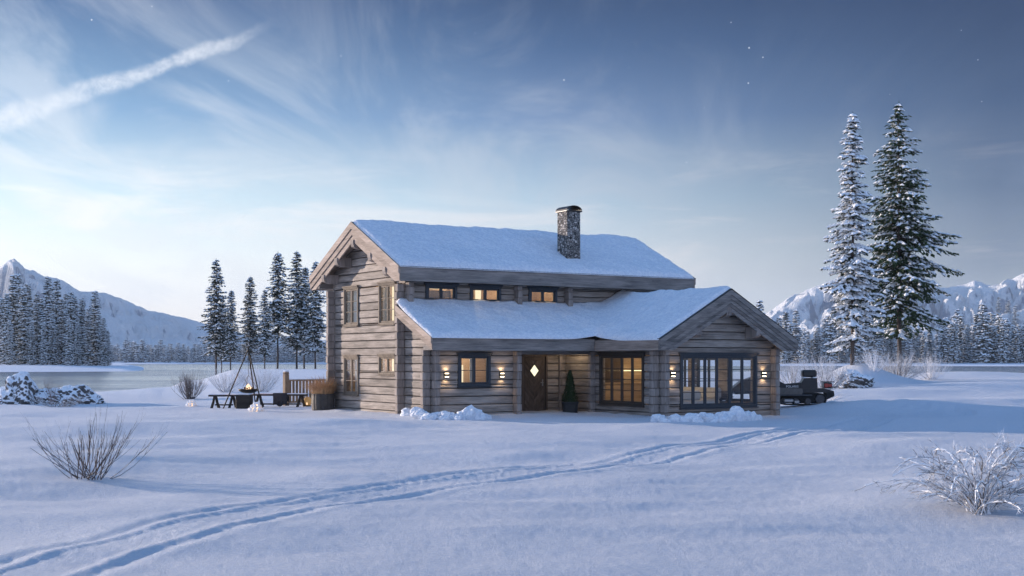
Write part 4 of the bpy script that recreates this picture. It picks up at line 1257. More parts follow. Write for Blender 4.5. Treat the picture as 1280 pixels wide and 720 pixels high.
# x: +rear to the right
mb = MB(); belt = []
for i in range(16): a = math.pi/2-math.pi*i/15; belt.append((.62+.20*math.cos(a), .20+.20*math.sin(a)))
belt += [(-.55,.0),(-.80,.05),(-.95,.22),(-.85,.36),(-.3,.40)]
inn = [(.32+(p[0]-.32)*.90, .20+(p[1]-.20)*.80) for p in belt]
nb_ = len(belt)
for i in range(nb_):
    q = [belt[i], belt[(i+1) % nb_], inn[(i+1) % nb_], inn[i]]; side(mb, q, -.22, .22)
mb.cbox(-.92, .66, -.17, .17, .06, .40, .04); mb.build('track', M['rubber'], t)
for wx in (.60,.20,-.2,-.6):
    mb = MB(); rw = .15 if wx == .60 else .10
    for yy in (-.20,.20):
        pts = [(wx+rw*math.cos(a), (.20 if wx == .60 else .13)+rw*math.sin(a)) for a in np.linspace(0, 2*math.pi, 15)[:-1]]
        side(mb, pts, yy-.03, yy+.03)
    mb.tube([(wx,-.2,.20 if wx == .60 else .13),(wx,.2,.20 if wx == .60 else .13)], .02, 6)
    mb.build('wheel', M['darkalu'], t)
mb = MB(); side(mb, [(-1.3,.38),(.80,.42),(1.02,.33),(1.05,.47),(.72,.56),(-.2,.56),(-1.3,.56)], -.24, .24); mb.build('tunnel', M['plastic'], t)
mb = MB(); side(mb, [(.80,.18),(1.06,.30),(1.05,.44),(.78,.42)], -.25, .25); mb.build('snow_flap', M['rubber'], t)
mb = MB(); mb.cbox(-1.2, .30, -.42, -.25, .31, .36, .01); mb.build('running_board', M['darkalu'], t)
mb = MB(); side(mb, [(-1.3,.36),(-.02,.36),(.02,.42),(-.0,.55),(-1.3,.60)], -.31, -.245); mb.build('side_panel', M['greypanel'], t)
mb = MB(); mb.cbox(-.62, -.30, -.40, -.25, .10, .22, .03); mb.cbox(-.28, -.10, -.38, -.25, .05, .18, .03); mb.build('footrest', M['alu'], t)
mb = MB(); side(mb, [(-1.3,.56),(.12,.56),(.50,.58),(.48,.66),(.05,.76),(-.35,.72),(-.55,.70),(-.85,.86),(-1.3,.90)], -.20, .20); st_ = mb.build('seat', M['plastic'], t)
mb = MB(); side(mb, [(.0,.54),(.52,.54),(.50,.90),(.08,.90),(-.02,.74)], -.22, .22); mb.build('cargo_case', M['plastic'], t)
mb = MB(); mb.cbox(.02, .50, -.20, .20, .93, 1.17, .05); mb.build('backrest', M['plastic'], t)
mb = MB(); mb.cbox(.06, .14, -.215, .215, .89, .935, .01); mb.cbox(.36, .44, -.215, .215, .89, .935, .01); mb.build('snow', M['roof_snow'], t)
mb = MB(); mb.cbox(.72, .98, -.24, .24, .56, .76, .02); mb.build('rear_box', M['plastic'], t)
mb = MB(); mb.cbox(.74, .86, -.262, -.243, .59, .72, .01); mb.build('reflector', M['red'], t)
mb = MB(); mb.cbox(.86, .97, -.262, -.243, .61, .70, .01); mb.cbox(.985, 1.0, -.18, .18, .60, .72, .01); mb.build('tail_lamp', M['red'], t)
mb = MB(); mb.tube([(.70,-.24,.60),(1.12,-.24,.60),(1.14,0,.60),(1.12,.24,.60),(.70,.24,.60)], .014, 6); mb.tube([(.62,-.24,.78),(1.06,-.24,.78)], .012, 6); mb.build('rack', M['iron'], t)
mb = MB(); side(mb, [(-1.3,.40),(-.95,.42),(-.88,.80),(-1.0,1.02),(-1.3,1.05),(-2.0,.80),(-2.35,.52),(-2.2,.36)], -.38, .38); mb.build('hood', M['plastic'], t)
mb = MB(); side(mb, [(-1.45,1.0),(-1.40,1.0),(-1.16,1.30),(-1.19,1.31)], -.28, .28); mb.build('windscreen', M['glass'], t)
mb = MB(); mb.tube([(-1.0,0,.95),(-.88,0,1.10)], .03, 7); mb.tube([(-.78,-.42,1.10),(-.84,-.30,1.12),(-.90,-.1,1.11),(-.90,.1,1.11),(-.84,.30,1.12),(-.78,.42,1.10)], .018, 7)
mb.build('handlebar', M['plastic'], t)
mb = MB(); mb.tube([(-1.0,-.42,.92),(-.97,-.46,1.05)], .02, 6); mb.cbox(-1.02, -.92, -.52, -.42, .98, 1.12, .02); mb.build('mirror', M['alu'], t)
for yy in (-.42,.42):
    mb = MB(); mb.tube([(-.95,yy,.02),(-1.4,yy,.0),(-2.2,yy,.02),(-2.45,yy,.16),(-2.3,yy,.30)], .035, 6); mb.tube([(-1.6,yy,.02),(-1.65,yy*.6,.42)], .03, 6); mb.build('ski', M['plastic'], t)
cu = bpy.data.curves.new('lettering', 'FONT'); cu.body = 'POLARIS'; cu.size = .105; cu.extrude = .003; cu.space_character = 1.15
fo = bpy.data.objects.new('lettering', cu); COL.objects.link(fo)
dg = bpy.context.evaluated_depsgraph_get(); me = bpy.data.meshes.new_from_object(fo.evaluated_get(dg)); bpy.data.objects.remove(fo)
me.materials.clear(); me.materials.append(M['white'])
me.transform(Matrix.Scale(.92, 4, (1,0,0)))
o = bpy.data.objects.new('lettering', me); COL.objects.link(o); o.parent = t; o.rotation_euler = (R(90),0,0); o.location = (-.52,-.206,.585)

# --- boulders
def boulder(name, label, px, Y, dims, seed, m, rz=0, extra=(), dz=0, group=None):
    import bmesh
    x, y = P(px, Y); z = hz(x, y)
    bm = bmesh.new(); rr = random.Random(seed)
    for (dx, dy, sx, sy, sz) in [(0,0,*dims)]+list(extra):
        ret = bmesh.ops.create_icosphere(bm, subdivisions=5, radius=1.0); ox = rr.uniform(0, 99)
        co_ = np.array([v.co[:] for v in ret['verts']])
        n = .45*gnoise(co_[:,0]*1.1+ox, co_[:,1]*1.1+co_[:,2])+.28*gnoise(co_[:,0]*2.6+ox, co_[:,2]*2.6-co_[:,1])+.16*gnoise(co_[:,1]*6+ox, co_[:,2]*6+co_[:,0]*3)+.08*gnoise(co_[:,1]*13+ox, co_[:,2]*13+co_[:,0]*9)
        q = np.round((1+n)*7)/7*.45+(1+n)*.55
        for v, k in zip(ret['verts'], q):
            c = v.co*float(k); v.co = Vector((dx+c.x*sx, dy+c.y*sy, c.z*sz))
    me = bpy.data.meshes.new(name); bm.to_mesh(me); bm.free(); me.materials.append(m)
    o = bpy.data.objects.new(name, me); COL.objects.link(o); o.location = (x, y, z+dz); o.rotation_euler = (0,0,rz)
    tag(o, label, 'boulder', group)
boulder('boulder', 'tall snow plastered boulder at the left edge, higher of the two lakeside rocks', 27, 52, (.80,.9,1.15), 3, M['rock'], .3, [(-.45,-.1,.55,.6,.5),(.55,.1,.7,.7,.65)], -.05)
boulder('boulder', 'low dark snow dusted boulder right of the tall one by the lake', 88, 52.5, (.95,.8,.78), 8, M['rock'], .1, [(-.75,-.2,.75,.6,.45),(.65,-.1,.65,.6,.42)], -.02)
boulder('boulder', 'snow capped boulder at the foot of the slim frosted spruce', 1066, 62.5, (.85,.8,.55), 12, M['rock'], .2, [(.5,.2,.5,.6,.35)], .25)

# --- shrubs
def branchlet(mb, p, d, L, r, depth, rr, up, spread, segs=4, thin=.62, kids=(2,3)):
    pts = [Vector(p)]; rad = [r]; dd = Vector(d).normalized()
    for i in range(segs):
        dd = (dd+Vector((rr.uniform(-1,1)*.14, rr.uniform(-1,1)*.14, up*.16+rr.uniform(-1,1)*.08))).normalized()
        pts.append(pts[-1]+dd*L/segs); rad.append(r*(1-.62*(i+1)/segs))
    mb.tone = rr.random(); mb.tube(pts, rad, 5 if depth > 1 else 4, cap=False)
    if depth <= 0: return
    n = rr.randint(*kids)
    for k in range(n):
        s_ = rr.uniform(.25, .85); i = min(int(s_*segs), segs-1); q = pts[i].lerp(pts[i+1], s_*segs-i)
        base = (pts[i+1]-pts[i]).normalized()
        nd = (base+Vector((rr.uniform(-1,1), rr.uniform(-1,1), rr.uniform(-.3,.7)))*spread).normalized()
        branchlet(mb, q, nd, L*rr.uniform(.35,.62), rad[i]*thin, depth-1, rr, up, spread, max(2, segs-1), thin, kids)
def shrub(name, label, px, Y, stems, H_, rx, seed, m, up=1.0, depth=2, r=.010, lean=(.15,.95), spread=.5, group=None, kids=(2,3), dz=-.03, cat='shrub', ry=None):
    x, y = P(px, Y); z = hz(x, y); rr = random.Random(seed)
    mb = MB()
    for k in range(stems):
        a = rr.uniform(0, 2*math.pi); q = rr.uniform(*lean); hx, hy = math.cos(a)*rx*q, math.sin(a)*(ry or rx)*q
        L = math.sqrt(hx*hx+hy*hy+(H_*rr.uniform(.6,1.0)*(1-.45*q*q))**2)
        d = Vector((hx*1.15, hy*1.15, H_*rr.uniform(.55,1.0)*(1-.5*q))).normalized()
        b0 = Vector((rr.uniform(-1,1)*rx*.16+hx*.12, rr.uniform(-1,1)*rx*.16+hy*.12, 0))
        b0.z = hz(x+b0.x, y+b0.y)-z+dz
        branchlet(mb, b0, d, L, r*rr.uniform(.7,1.2), depth, rr, up, spread, 5, .62, kids)
    o = mb.build(name, m); o.location = (x, y, z); tag(o, label, cat, group); return o
shrub('bare_shrub', 'bare dark twigged shrub fanning out of the snow at the lower left', 113, 19.0, 44, .84, 1.12, 5, M['twig'], .8, 2, .0078, (.05,1.0), .38, kids=(1,3))
def arch_shrub():
    x, y = P(1224, 14.3); z = hz(x, y); rr = random.Random(8); mb = MB(); fr = MB()
    for k in range(64):
        a = rr.uniform(0, 2*math.pi); q = rr.uniform(.35, 1.0); R_ = 1.2*q
        dirx, diry = math.cos(a), math.sin(a)*.8; h = .86*rr.uniform(.25, 1.0)*(1-.28*q)
        p0 = Vector((rr.uniform(-.1,.1), rr.uniform(-.1,.1), -.04)); pts = []
        n = 9; bend = rr.uniform(.75, 1.35)
        for i in range(n+1):
            s_ = i/n
            pts.append(p0+Vector((dirx*R_*s_**1.15+.03*math.sin(s_*7+k), diry*R_*s_**1.15+.03*math.cos(s_*6+k), h*(math.sin(min(s_*bend, 1.35)*math.pi*.62))*1.08)))
        mb.tone = rr.random(); r0 = rr.uniform(.006,.011)
        mb.tube(pts, [r0*(1-.55*i/n) for i in range(n+1)], 5, cap=False)
        for j in range(rr.randint(9, 16)):
            i = rr.randint(2, n-1); q_ = pts[i].lerp(pts[i+1], rr.random()); base = (pts[i+1]-pts[i]).normalized()
            d = (base*.8+Vector((rr.uniform(-1,1), rr.uniform(-1,1), rr.uniform(-.9,.7)))*.8).normalized()
            branchlet(mb, q_, d, rr.uniform(.05,.22), .0042, 1, rr, .0, 1.0, 2, .8, (2,4))
        for j in range(rr.randint(8,18)):
            i = rr.randint(3, n-1); q_ = pts[i].lerp(pts[i+1], rr.random()); base = (pts[i+1]-pts[i]).normalized()
            fr.octa(q_+Vector((0,0,.006)), base, rr.uniform(.02,.055), rr.uniform(.007,.014), rr.uniform(.007,.015))
    o = mb.build('frosted_shrub', M['twig_frost']); o.location = (x, y, z); tag(o, 'arching shrub thick with frost and snow at the lower right', 'shrub')
    f_ = fr.build('snow', M['tree_snow'], o, kind='stuff')
arch_shrub()
G1 = 'winter shrubs by the shore'
shrub('bare_shrub', 'round leafless grey bush on the snow left of the lone lantern', 237, 57, 80, 1.15, .80, 31, M['twig'], .9, 3, .010, (.1,1), .5, G1, (2,3))
shrub('frosted_shrub', 'pale frosted bush directly behind the short bench', 283, 62, 70, 1.0, 1.1, 32, M['twig_frost'], .8, 3, .010, (.1,1), .55, G1, (2,3))
shrub('frosted_shrub', 'wide pale frosted bush behind the fire tripod', 325, 64, 80, 1.25, 1.45, 33, M['twig_frost'], .8, 3, .010, (.1,1), .55, G1, (2,3))
shrub('bare_shrub', 'thin reddish twigs rising between the two lakeside boulders', 66, 51, 18, 1.15, .42, 34, M['twig_red'], 1.0, 2, .005, (.1,.8), .4, G1)
shrub('grassy_shrub', 'low spiky brown stems poking from snow before the lakeside boulders', 75, 46.5, 60, .42, 1.05, 35, M['twig'], .5, 1, .007, (.2,1), .35, G1, (1,2), ry=.4)
shrub('frosted_shrub', 'white frosted thicket left of the snow capped boulder', 1030, 60, 90, 1.6, 1.5, 36, M['twig_frost'], .5, 3, .012, (.1,1), .5, G1, (2,3))
shrub('frosted_shrub', 'drooping frosted twigs just behind the snowmobile', 1032, 47, 26, .95, .75, 37, M['twig_white'], -.6, 2, .008, (.3,1), .4, G1)
shrub('frosted_shrub', 'white frosted thicket around the foot of the broad spruce', 1118, 70.5, 120, 1.45, 2.2, 38, M['twig_frost'], .5, 3, .012, (.1,1), .5, G1, (2,3))
shrub('frosted_shrub', 'low frosted bushes right of the broad spruce near the water', 1163, 73, 70, 1.3, 1.2, 39, M['twig_white'], .6, 3, .010, (.1,1), .55, G1, (2,3))
shrub('frosted_shrub', 'low frosted scrub between house wing and white thicket', 990, 66, 90, 1.2, 1.8, 40, M['twig_frost'], .6, 3, .010, (.1,1), .55, G1, (2,3))
shrub('frosted_shrub', 'small frosted bush at the right foot of the boulder mound', 1093, 66, 40, 1.2, .9, 41, M['twig_white'], .5, 2, .009, (.1,1), .55, G1, (2,3))
# ------------------------------------------------------------------ spruces
def spruce(H_, Rm, start, whorls, per, seed, step, blade, snowp, droop=.35, prof=.85, asym=None, snow_s=1.0, low_sparse=.0, gap=.0, hang=.35, twl=.58, wide=1.22, clump=.0):
    """returns trunk, needle and snow meshes collected along every branch"""
    rr = random.Random(seed); tr, nd, sn = MB(), MB(), MB()
    lean = (rr.uniform(-.01,.01), rr.uniform(-.01,.01)); tr_r = H_*.0085
    cx = lambda z: lean[0]*z+.02*H_*.1*math.sin(z*1.3+seed)
    cy = lambda z: lean[1]*z
    tr.tube([(cx(z), cy(z), z) for z in np.linspace(-.4, H_*.97, 14)], [tr_r*(1-.9*k/13)+.008 for k in range(14)], 8)
    br = MB()
    for w_ in range(whorls):
        t = w_/(whorls-1); t = t**.92
        z = H_*(start+(1-start)*t*.985)
        Rr = Rm*(min(1.0, wide*(1-t))**prof)*(.72+.28*min(1, (t+.04)/.2)) + .05
        n = max(3, int(per*(.6+.4*(1-t)) + rr.uniform(-.5,.5)))
        ph = rr.uniform(0, 6.28)
        for k in range(n):
            if rr.random() < gap + low_sparse*max(0, 1-t/.3): continue
            a = ph+2*math.pi*k/n+rr.uniform(-.3,.3)
            L = Rr*rr.uniform(.62,1.12)*(1+.28*math.sin(3*a+z*1.1+seed))
            if asym: L *= 1+asym[1]*max(0, math.cos(a-asym[0]))*math.sin(math.pi*min(1, (t+.05)*1.25))
            zb = z+rr.uniform(-.5,.5)*H_*(1-start)/whorls
            ca, sa = math.cos(a), math.sin(a); dr = droop*rr.uniform(.7,1.3)*(1.25-.75*t)
            def pt(s): return Vector((cx(zb)+ca*L*s, cy(zb)+sa*L*s, zb+L*(.18*s-dr*s**1.3*1.2+.28*s**3*dr)))
            if L > .5: br.tube([pt(0), pt(.5), pt(.92)], [max(.006, L*.014), max(.005, L*.009), .003], 3, cap=False)
            m = max(2, int(L/step))
            for i in range(m+1):
                s = .14+.86*i/m
                p = pt(s); tg = (pt(min(s+.05, 1.05))-pt(s-.05)).normalized()
                sd_ = Vector((-sa, ca, 0))
                if clump and rr.random() < clump and s > .3: sn.octa(p+Vector((0,0,step*.16)), (tg+Vector((0,0,-tg.z*.4))).normalized(), step*rr.uniform(.8,1.3), step*rr.uniform(.5,.85), step*rr.uniform(.3,.5))
                tl = twl*L*(1.05-s)*rr.uniform(.7,1.2)+blade*.8
                for side_ in (-1, 1):
                    d = (tg*.75+sd_*side_*rr.uniform(.5,1.0)+Vector((0,0,-hang*rr.uniform(.3,1.2)))).normalized()
                    q = p; nseg = max(1, int(tl/(blade*1.05)))
                    for j in range(nseg):
                        bl = blade*rr.uniform(.8,1.25); d2 = (d+Vector((rr.uniform(-.25,.25), rr.uniform(-.25,.25), -.12*j))).normalized()
                        up = Vector((rr.uniform(-.5,.5), rr.uniform(-.5,.5), 1)); sw = d2.cross(up).normalized()*bl*rr.uniform(.26,.42)
                        e = q+d2*bl; mdl = q+d2*bl*.45
                        nd.tone = rr.random()
                        nd.add([q, mdl+sw, e, mdl-sw, mdl+Vector((0,0,-bl*.16))], [(0,1,4),(1,2,4),(2,3,4),(3,0,4)])
                        if rr.random() < snowp:
                            sn.octa(mdl+Vector((0,0,bl*.08)), (d2+Vector((0,0,-d2.z*.4))).normalized(), bl*.55*snow_s, bl*.30*snow_s*rr.uniform(.7,1.3), bl*.27*snow_s)
                        q = e
                if rr.random() < .5:
                    bl = blade*rr.uniform(.7,1.1); e = p+Vector((rr.uniform(-.1,.1)*bl, rr.uniform(-.1,.1)*bl, -bl)); nd.add([p+sd_*bl*.2, p-sd_*bl*.2, e], [(0,1,2)])
    # leader
    z = H_*.985
    for k in range(6):
        nd.add([(cx(z), cy(z), z+.03*H_), (cx(z)+.05*math.cos(k), cy(z)+.05*math.sin(k), z), (cx(z)+.05*math.cos(k+1.2), cy(z)+.05*math.sin(k+1.2), z-.02*H_)], [(0,1,2)])
    return tr, br, nd, sn
def plant_spruce(tmpl, name, label, loc, rz=0, sc=1.0, group=None, cat='spruce', scz=1.0):
    t = thing(name, label, cat, loc, rz, group); t.scale = (sc, sc, sc*scz)
    for nm, me in tmpl:
        o = bpy.data.objects.new(nm, me); COL.objects.link(o)
        o.parent = t if nm != 'snow' else crown
        if nm == 'crown': crown = o
        if nm == 'snow': o['kind'] = 'stuff'
    return t
def _stuff(o): o['kind'] = 'stuff'
def template(mats, *a, **k):
    tr, br, nd, sn = spruce(*a, **k)
    b_ = len(tr.v); tr.v += br.v; tr.f += [tuple(i+b_ for i in f) for f in br.f]; tr.t += br.t
    return [('trunk', tr.mesh('trunk', mats[0], True)), ('crown', nd.mesh('crown', mats[1])), ('snow', sn.mesh('snow', mats[2]))]
MT = (M['bark'], M['needle'], M['tree_snow']); MG = (M['bark'], M['needle_green'], M['tree_snow']); MF = (M['bark'], M['needle_frost'], M['tree_snow'])
x, y, z = gp(1066, 67.5)
plant_spruce(template(MT, 12.9, 1.22, .10, 46, 9, 11, .19, .23, .60, .48, .68, clump=.9, snow_s=1.4, low_sparse=.55, gap=.16, hang=.5, wide=1.35), 'tall_spruce', 'slim tall spruce loaded with snow, left of the two big ones', (x, y, z-.15))
x, y, z = gp(1124, 72)
plant_spruce(template(MG, 15.3, 1.92, .15, 48, 10, 12, .21, .26, .17, .50, .60, clump=.36, asym=(-.2,.34), snow_s=1.3, low_sparse=.8, gap=.20, hang=.45, wide=2.0), 'tall_spruce', 'broad green spruce with patchy snow, right of the two big ones', (x, y, z-.15))

# group of spruces on the point beyond the fire place (about 150 m off)
TG = [template(MT, 14, 1.62, .20, 42, 8, 50+i, .30, .38, .40, .40, .62, snow_s=1.1, low_sparse=.4, gap=.08, hang=.4) for i in range(4)]
TG.append(template(MT, 14, 1.7, .28, 38, 8, 59, .32, .38, .38, .55, .6, snow_s=1.1, low_sparse=.6, gap=.12, hang=.5))
gl = [(270,151,323,0,'leftmost spruce of the group beyond the fire, tall and full'),
 (277,158,372,3,'short spruce half hidden behind the leftmost tall one'),
 (288,150,362,2,'second spruce from the left of the group, clearly shorter than its neighbour'),
 (313,153,345,1,'medium spruce standing behind the top of the tripod'),
 (331,149,361,0,'medium spruce just right of the tripod top'),
 (347,152,308,4,'tallest spruce of the group, with a long bare trunk'),
 (371,152,313,0,'second tallest spruce of the group, right of the tallest'),
 (380,158,333,2,'spruce close behind the second tallest one'),
 (394,150,326,2,'rightmost spruce of the group, partly behind the house eave')]
for px, Y, yt, k, lab in gl:
    x, y, z = gp(px, Y); Ht = (HZ-yt)*Y/F+CAMH-z
    plant_spruce(TG[k], 'spruce', lab, (x, y, z-.1), rng.uniform(0,6), Ht/14*(.96 if k == 4 else 1), 'spruces on the point beyond the fire place')

# stand of spruces on the left spit (about 300 m off)
TL = [template(MT, 20, 1.75, .05, 34, 8, 70+i, .6, .70, .52, .40, .62, snow_s=1.1, low_sparse=.15, gap=.05) for i in range(4)]
pl = [(-6,352,300),(2,372,312),(8,366,296),(16,342,305),(23,340,318),(30,358,300),(34,353,322),(40,400,292),(46,366,306),(52,372,318),(59,345,300),(66,390,296),(70,348,312),(77,372,300),(82,366,322),(88,363,298),(93,368,312),(97,402,294),(103,371,308),(110,384,300),(114,380,320),(119,363,302),(124,392,312),(130,396,300),(135,411,306),(12,400,290),(54,402,291),(86,398,290),(4,396,318),(100,390,325),(127,404,322),(66,380,328)]
special = {3:'tallest spruce at the far left, before the mountain peak', 11:'short snowy spruce at the front of the left stand under the tall ones', 21:'pointed tall spruce near the right end of the left stand', 24:'small slim spruce at the right tip of the left stand'}
for i, (px, yt, Y) in enumerate(pl):
    x, y, z = gp(px, Y); z = max(z, WATER+.3); Ht = (HZ-yt)*Y/F+CAMH-z
    lab = special.get(i, 'dark snowy spruce packed in the dense stand on the left spit')
    plant_spruce(TL[i % 4], 'spruce', lab, (x, y, z-.2), rng.uniform(0,6), Ht/20, 'spruces in the stand on the left spit')

# forest edge across the river on the right (about 540 m off)
TR = [template(MF if i == 3 else MT, 20, 2.2, .02, 22, 7, 90+i, 1.0, 1.15, .42, .35, .72, snow_s=1.15, gap=.05) for i in range(4)]
r2 = random.Random(77)
def top_right(px):
    return 398+9*math.sin(px*.045)+6*math.sin(px*.13+1)
n_r = 0
px = 950.0
while px < 1290:
    Y = r2.uniform(540, 580); x, y, z = gp(px, Y); z = max(z, .2)
    yt = top_right(px)+r2.choice([-6,-2,0,3,8,14,20])+r2.uniform(-3,3)
    if px < 1000: yt -= 6
    Ht = (HZ-yt)*Y/F+CAMH-z
    plant_spruce(TR[r2.randint(0,3)], 'spruce', 'frosty spruce in the forest edge across the river on the right', (x, y, z-.3), r2.uniform(0,6), Ht/20, 'spruces of the right forest edge', scz=1)
    px += r2.uniform(3.0, 5.4); n_r += 1
px = 952.0
while px < 1290:                                    # second row showing through the gaps
    Y = r2.uniform(600, 640); x, y, z = gp(px, Y); yt = top_right(px)+r2.uniform(4, 16); Ht = (HZ-yt)*Y/F+CAMH-z
    plant_spruce(TR[r2.randint(0,3)], 'spruce', 'frosty spruce in the forest edge across the river on the right', (x, y, z-.3), r2.uniform(0,6), Ht/20, 'spruces of the right forest edge')
    px += r2.uniform(5.5, 8.5); n_r += 1
# scattered trees on the slope of the right mountain
TS = [template(MT, 20, 2.6, .05, 11, 5, 110+i, 1.9, 1.7, .25, .3, .75) for i in range(2)]
for k in range(34):
    px = r2.uniform(1145, 1275); row = r2.uniform(.36, .52); v = mount_z(px, row)
    plant_spruce(TS[k % 2], 'spruce', 'dark spruce scattered on the snowy slope of the right mountain', (v[0], v[1], v[2]-2), r2.uniform(0,6), r2.uniform(1.1,1.7), 'spruces on the right mountain slope')
# pale far forest behind the lake (about 780 m off)
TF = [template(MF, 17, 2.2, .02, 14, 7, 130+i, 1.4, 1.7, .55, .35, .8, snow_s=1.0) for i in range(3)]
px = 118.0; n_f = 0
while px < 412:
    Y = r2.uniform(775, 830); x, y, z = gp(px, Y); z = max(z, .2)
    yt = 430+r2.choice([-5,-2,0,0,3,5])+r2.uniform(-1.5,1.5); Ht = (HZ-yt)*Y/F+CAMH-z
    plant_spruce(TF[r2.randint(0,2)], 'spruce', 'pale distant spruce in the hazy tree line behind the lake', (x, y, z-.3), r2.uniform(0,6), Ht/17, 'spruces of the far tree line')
    px += r2.uniform(2.0, 3.9); n_f += 1
print('trees', n_r, n_f)
# little spruce tops showing behind the house on the right of the wing roof
x, y, z = gp(957, 300)
# ------------------------------------------------------------------ camera, sun, world
cam = bpy.data.cameras.new('camera'); co = bpy.data.objects.new('camera', cam); COL.objects.link(co)
co.location = (0,0,CAMH); co.rotation_euler = (R(90),0,0)
cam.sensor_width = 36; cam.lens = 36*F/1280
cam.shift_y = (HZ-360)/1280
cam.clip_start = .1; cam.clip_end = 12000
SC.camera = co
SEL, = (R(8.0),)
sd = Vector((-.87*math.cos(SEL), .49*math.cos(SEL), math.sin(SEL))).normalized()     # towards the sun
sl = bpy.data.lights.new('sun', 'SUN'); so = bpy.data.objects.new('sun', sl); COL.objects.link(so)
sl.energy = 5.0; sl.angle = R(1.0); sl.color = (1,.83,.70)
so.rotation_euler = (-sd).to_track_quat('-Z', 'Y').to_euler()

w = bpy.data.worlds.new('World'); SC.world = w; w.use_nodes = True
nt = w.node_tree; nt.nodes.clear(); g = G(nt)
tc = g.n('ShaderNodeTexCoord').outputs['Generated']
d = g.vmath('NORMALIZE', tc)
sp = g.n('ShaderNodeSeparateXYZ'); g.l(d, sp.inputs[0])
zz = sp.outputs[2]
hor = g.vmath('NORMALIZE', g.vmath('MULTIPLY', d, (1,1,0)))
side = g.vmath('DOT_PRODUCT', hor, (-.87,.49,0))
Lf = g.mapr(side, .16, .78, 0, 1)
left = g.ramp(zz, [(0,(.86,.78,.72)),(.035,(.90,.86,.80)),(.07,(.86,.90,.88)),(.12,(.58,.74,.82)),(.18,(.21,.37,.57)),(.263,(.06,.125,.27)),(.32,(.09,.15,.32))])
midc = g.ramp(zz, [(0,(.68,.66,.66)),(.07,(.60,.65,.68)),(.12,(.35,.47,.57)),(.18,(.125,.21,.37)),(.23,(.044,.098,.215)),(.27,(.020,.052,.132)),(.32,(.03,.07,.15))])
right = g.ramp(zz, [(0,(.34,.36,.38)),(.05,(.24,.28,.32)),(.08,(.17,.215,.27)),(.12,(.085,.13,.21)),(.18,(.030,.066,.145)),(.263,(.012,.032,.088)),(.32,(.014,.036,.10))])
grad = g.mix(g.mapr(Lf, 0, .5), right, g.mix(g.mapr(Lf, .5, 1), midc, left))
# wispy cloud veils: noise on a flat layer far above
inv = g.math('DIVIDE', 1.0, g.math('ADD', g.math('MAXIMUM', zz, 0), .10))
lay = g.n('ShaderNodeCombineXYZ'); g.l(g.math('MULTIPLY', sp.outputs[0], inv), lay.inputs[0]); g.l(g.math('MULTIPLY', sp.outputs[1], inv), lay.inputs[1])
c1 = g.noise(g.mapping(lay.outputs[0], (1.9,.55,1), (0,0,R(-38))), 1.1, 9, .62, .9)
c2 = g.noise(g.mapping(lay.outputs[0], (.5,.35,1), (0,0,R(20)), (3.3,1.2,0)), .8, 3, .5)
cf = g.math('MULTIPLY', g.mapr(c1, .40, .66, 0, 1, True), g.mapr(c2, .34, .58, 0, 1, True))
ccol = g.mix(Lf, (.125,.175,.27), (.76,.79,.82))
cf = g.math('MULTIPLY', cf, g.mapr(zz, .13, .26, 1, .45))
grad = g.mix(g.math('MULTIPLY', cf, .52), grad, ccol)
# low cloud streaks near the horizon
c3 = g.noise(g.mapping(d, (3.0,3.0,18), (0,0,0), (.7,0,0)), 1.7, 9, .62, .5)
lowm = g.math('MULTIPLY', g.mapr(c3, .50, .68, 0, 1, True), g.math('MULTIPLY', g.mapr(zz, .03, .08, 0, 1, True), g.mapr(zz, .17, .11, 0, 1, True)))
grad = g.mix(g.math('MULTIPLY', lowm, .45), grad, g.mix(Lf, (.46,.44,.46), (.95,.90,.88)))
# contrail: a band along a great circle
def dirv(px, py):
    v = Vector(((px-640)/F, 1, (HZ-py)/F)); return v.normalized()
a_, b_ = dirv(-40,168), dirv(345,28)
nn = a_.cross(b_).normalized(); ln = (b_-a_); L_ = ln.length; ln = ln.normalized()
wob = g.noise(d, 26, 6, .68); wob2 = g.noise(d, 9, 3, .5)
ac = g.math('ADD', g.vmath('DOT_PRODUCT', d, tuple(nn)), g.math('ADD', g.math('MULTIPLY', g.math('SUBTRACT', wob, .5), .015), g.math('MULTIPLY', g.math('SUBTRACT', wob2, .5), .012)))
al = g.math('DIVIDE', g.math('SUBTRACT', g.vmath('DOT_PRODUCT', d, tuple(ln)), a_.dot(ln)), L_)
wd = g.mapr(al, -.2, 1.0, .0100, .0042)
band = g.mapr(g.math('DIVIDE', g.math('ABSOLUTE', ac), wd), .25, 1.25, 1, 0, True)
band = g.math('MULTIPLY', band, g.math('MULTIPLY', g.mapr(al, 1.02, .72, 0, 1, True), g.mapr(al, -1.2, -.5, 0, 1, True)))
band = g.math('MULTIPLY', band, g.mapr(g.noise(d, 75, 5, .75), .34, .62, .35, 1))
grad = g.mix(g.math('MULTIPLY', band, .58), grad, (.80,.82,.86))
# stars
vo = g.n('ShaderNodeTexVoronoi', feature='F1'); g.l(d, vo.inputs['Vector']); vo.inputs['Scale'].default_value = 75
sr = g.vmath('DOT_PRODUCT', vo.outputs['Color'], (1,0,0))
sz = g.mapr(sr, 0, 1, .015, .062)
st = g.math('MULTIPLY', g.mapr(g.math('DIVIDE', vo.outputs['Distance'], sz), .3, 1, 1, 0), g.mapr(zz, .05, .16))
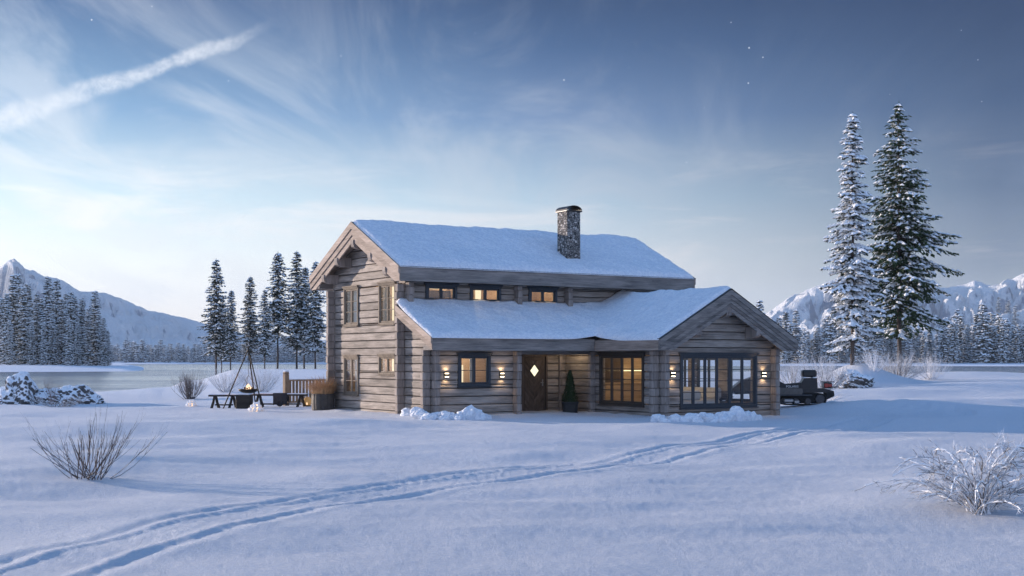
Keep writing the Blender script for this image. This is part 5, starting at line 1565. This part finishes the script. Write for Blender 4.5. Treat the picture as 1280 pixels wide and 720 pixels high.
# Nishita dome takes over above the framed band of sky
sky = g.n('ShaderNodeTexSky', sky_type='NISHITA'); sky.sun_disc = False
sky.sun_elevation = SEL; sky.sun_rotation = math.atan2(sd.x, sd.y)
sky.air_density = 1.0; sky.dust_density = .6; sky.ozone_density = 2.0
ns = g.n('ShaderNodeVectorMath', operation='SCALE'); g.l(sky.outputs[0], ns.inputs[0]); ns.inputs['Scale'].default_value = NISH
dome = g.mix(.75, ns.outputs[0], (.130,.285,.59))
hs = g.n('ShaderNodeSeparateXYZ'); g.l(hor, hs.inputs[0])
grad = g.mix(g.mapr(hs.outputs[1], -.05, -.55, 0, 1, True), grad, g.ramp(zz, [(0,(.80,.86,1.05)),(.12,(.66,.79,1.10)),(.32,(.32,.47,.84))]))
full = g.mix(g.mapr(zz, .30, .62, 0, 1, True), grad, dome)
full = g.mix(g.math('MULTIPLY', st, .7), full, (.9,.93,1))
bgn = g.n('ShaderNodeBackground'); g.l(full, bgn.inputs[0]); bgn.inputs[1].default_value = 1.0
wo = g.n('ShaderNodeOutputWorld'); g.l(bgn.outputs[0], wo.inputs[0])

# ------------------------------------------------------------------ haze
hzb = MB(); hzb.box(-2950,2950,-120,4300,-6,212)
m, g = mat('haze_air')
pv = g.n('ShaderNodeVolumePrincipled'); pv.inputs['Color'].default_value = (.66,.80,1.0,1); pv.inputs['Density'].default_value = HAZE
pv.inputs['Anisotropy'].default_value = .1
o_ = g.n('ShaderNodeOutputMaterial'); g.l(pv.outputs[0], o_.inputs['Volume'])
hb = hzb.build('haze', m, kind='stuff', label='thin pale air between the far shores and the mountains')

SC.view_settings.view_transform = 'Standard'; SC.view_settings.look = 'None'
SC.view_settings.gamma = 1; SC.view_settings.exposure = EXPO; SC.view_settings.use_curve_mapping = False
SC.cycles.use_denoising = True
SC.cycles.max_bounces = 6; SC.cycles.diffuse_bounces = 3; SC.cycles.glossy_bounces = 3; SC.cycles.transparent_max_bounces = 12
SC.cycles.volume_bounces = 0; SC.cycles.sample_clamp_indirect = 4
SC.cycles.use_adaptive_sampling = True; SC.cycles.adaptive_threshold = .01
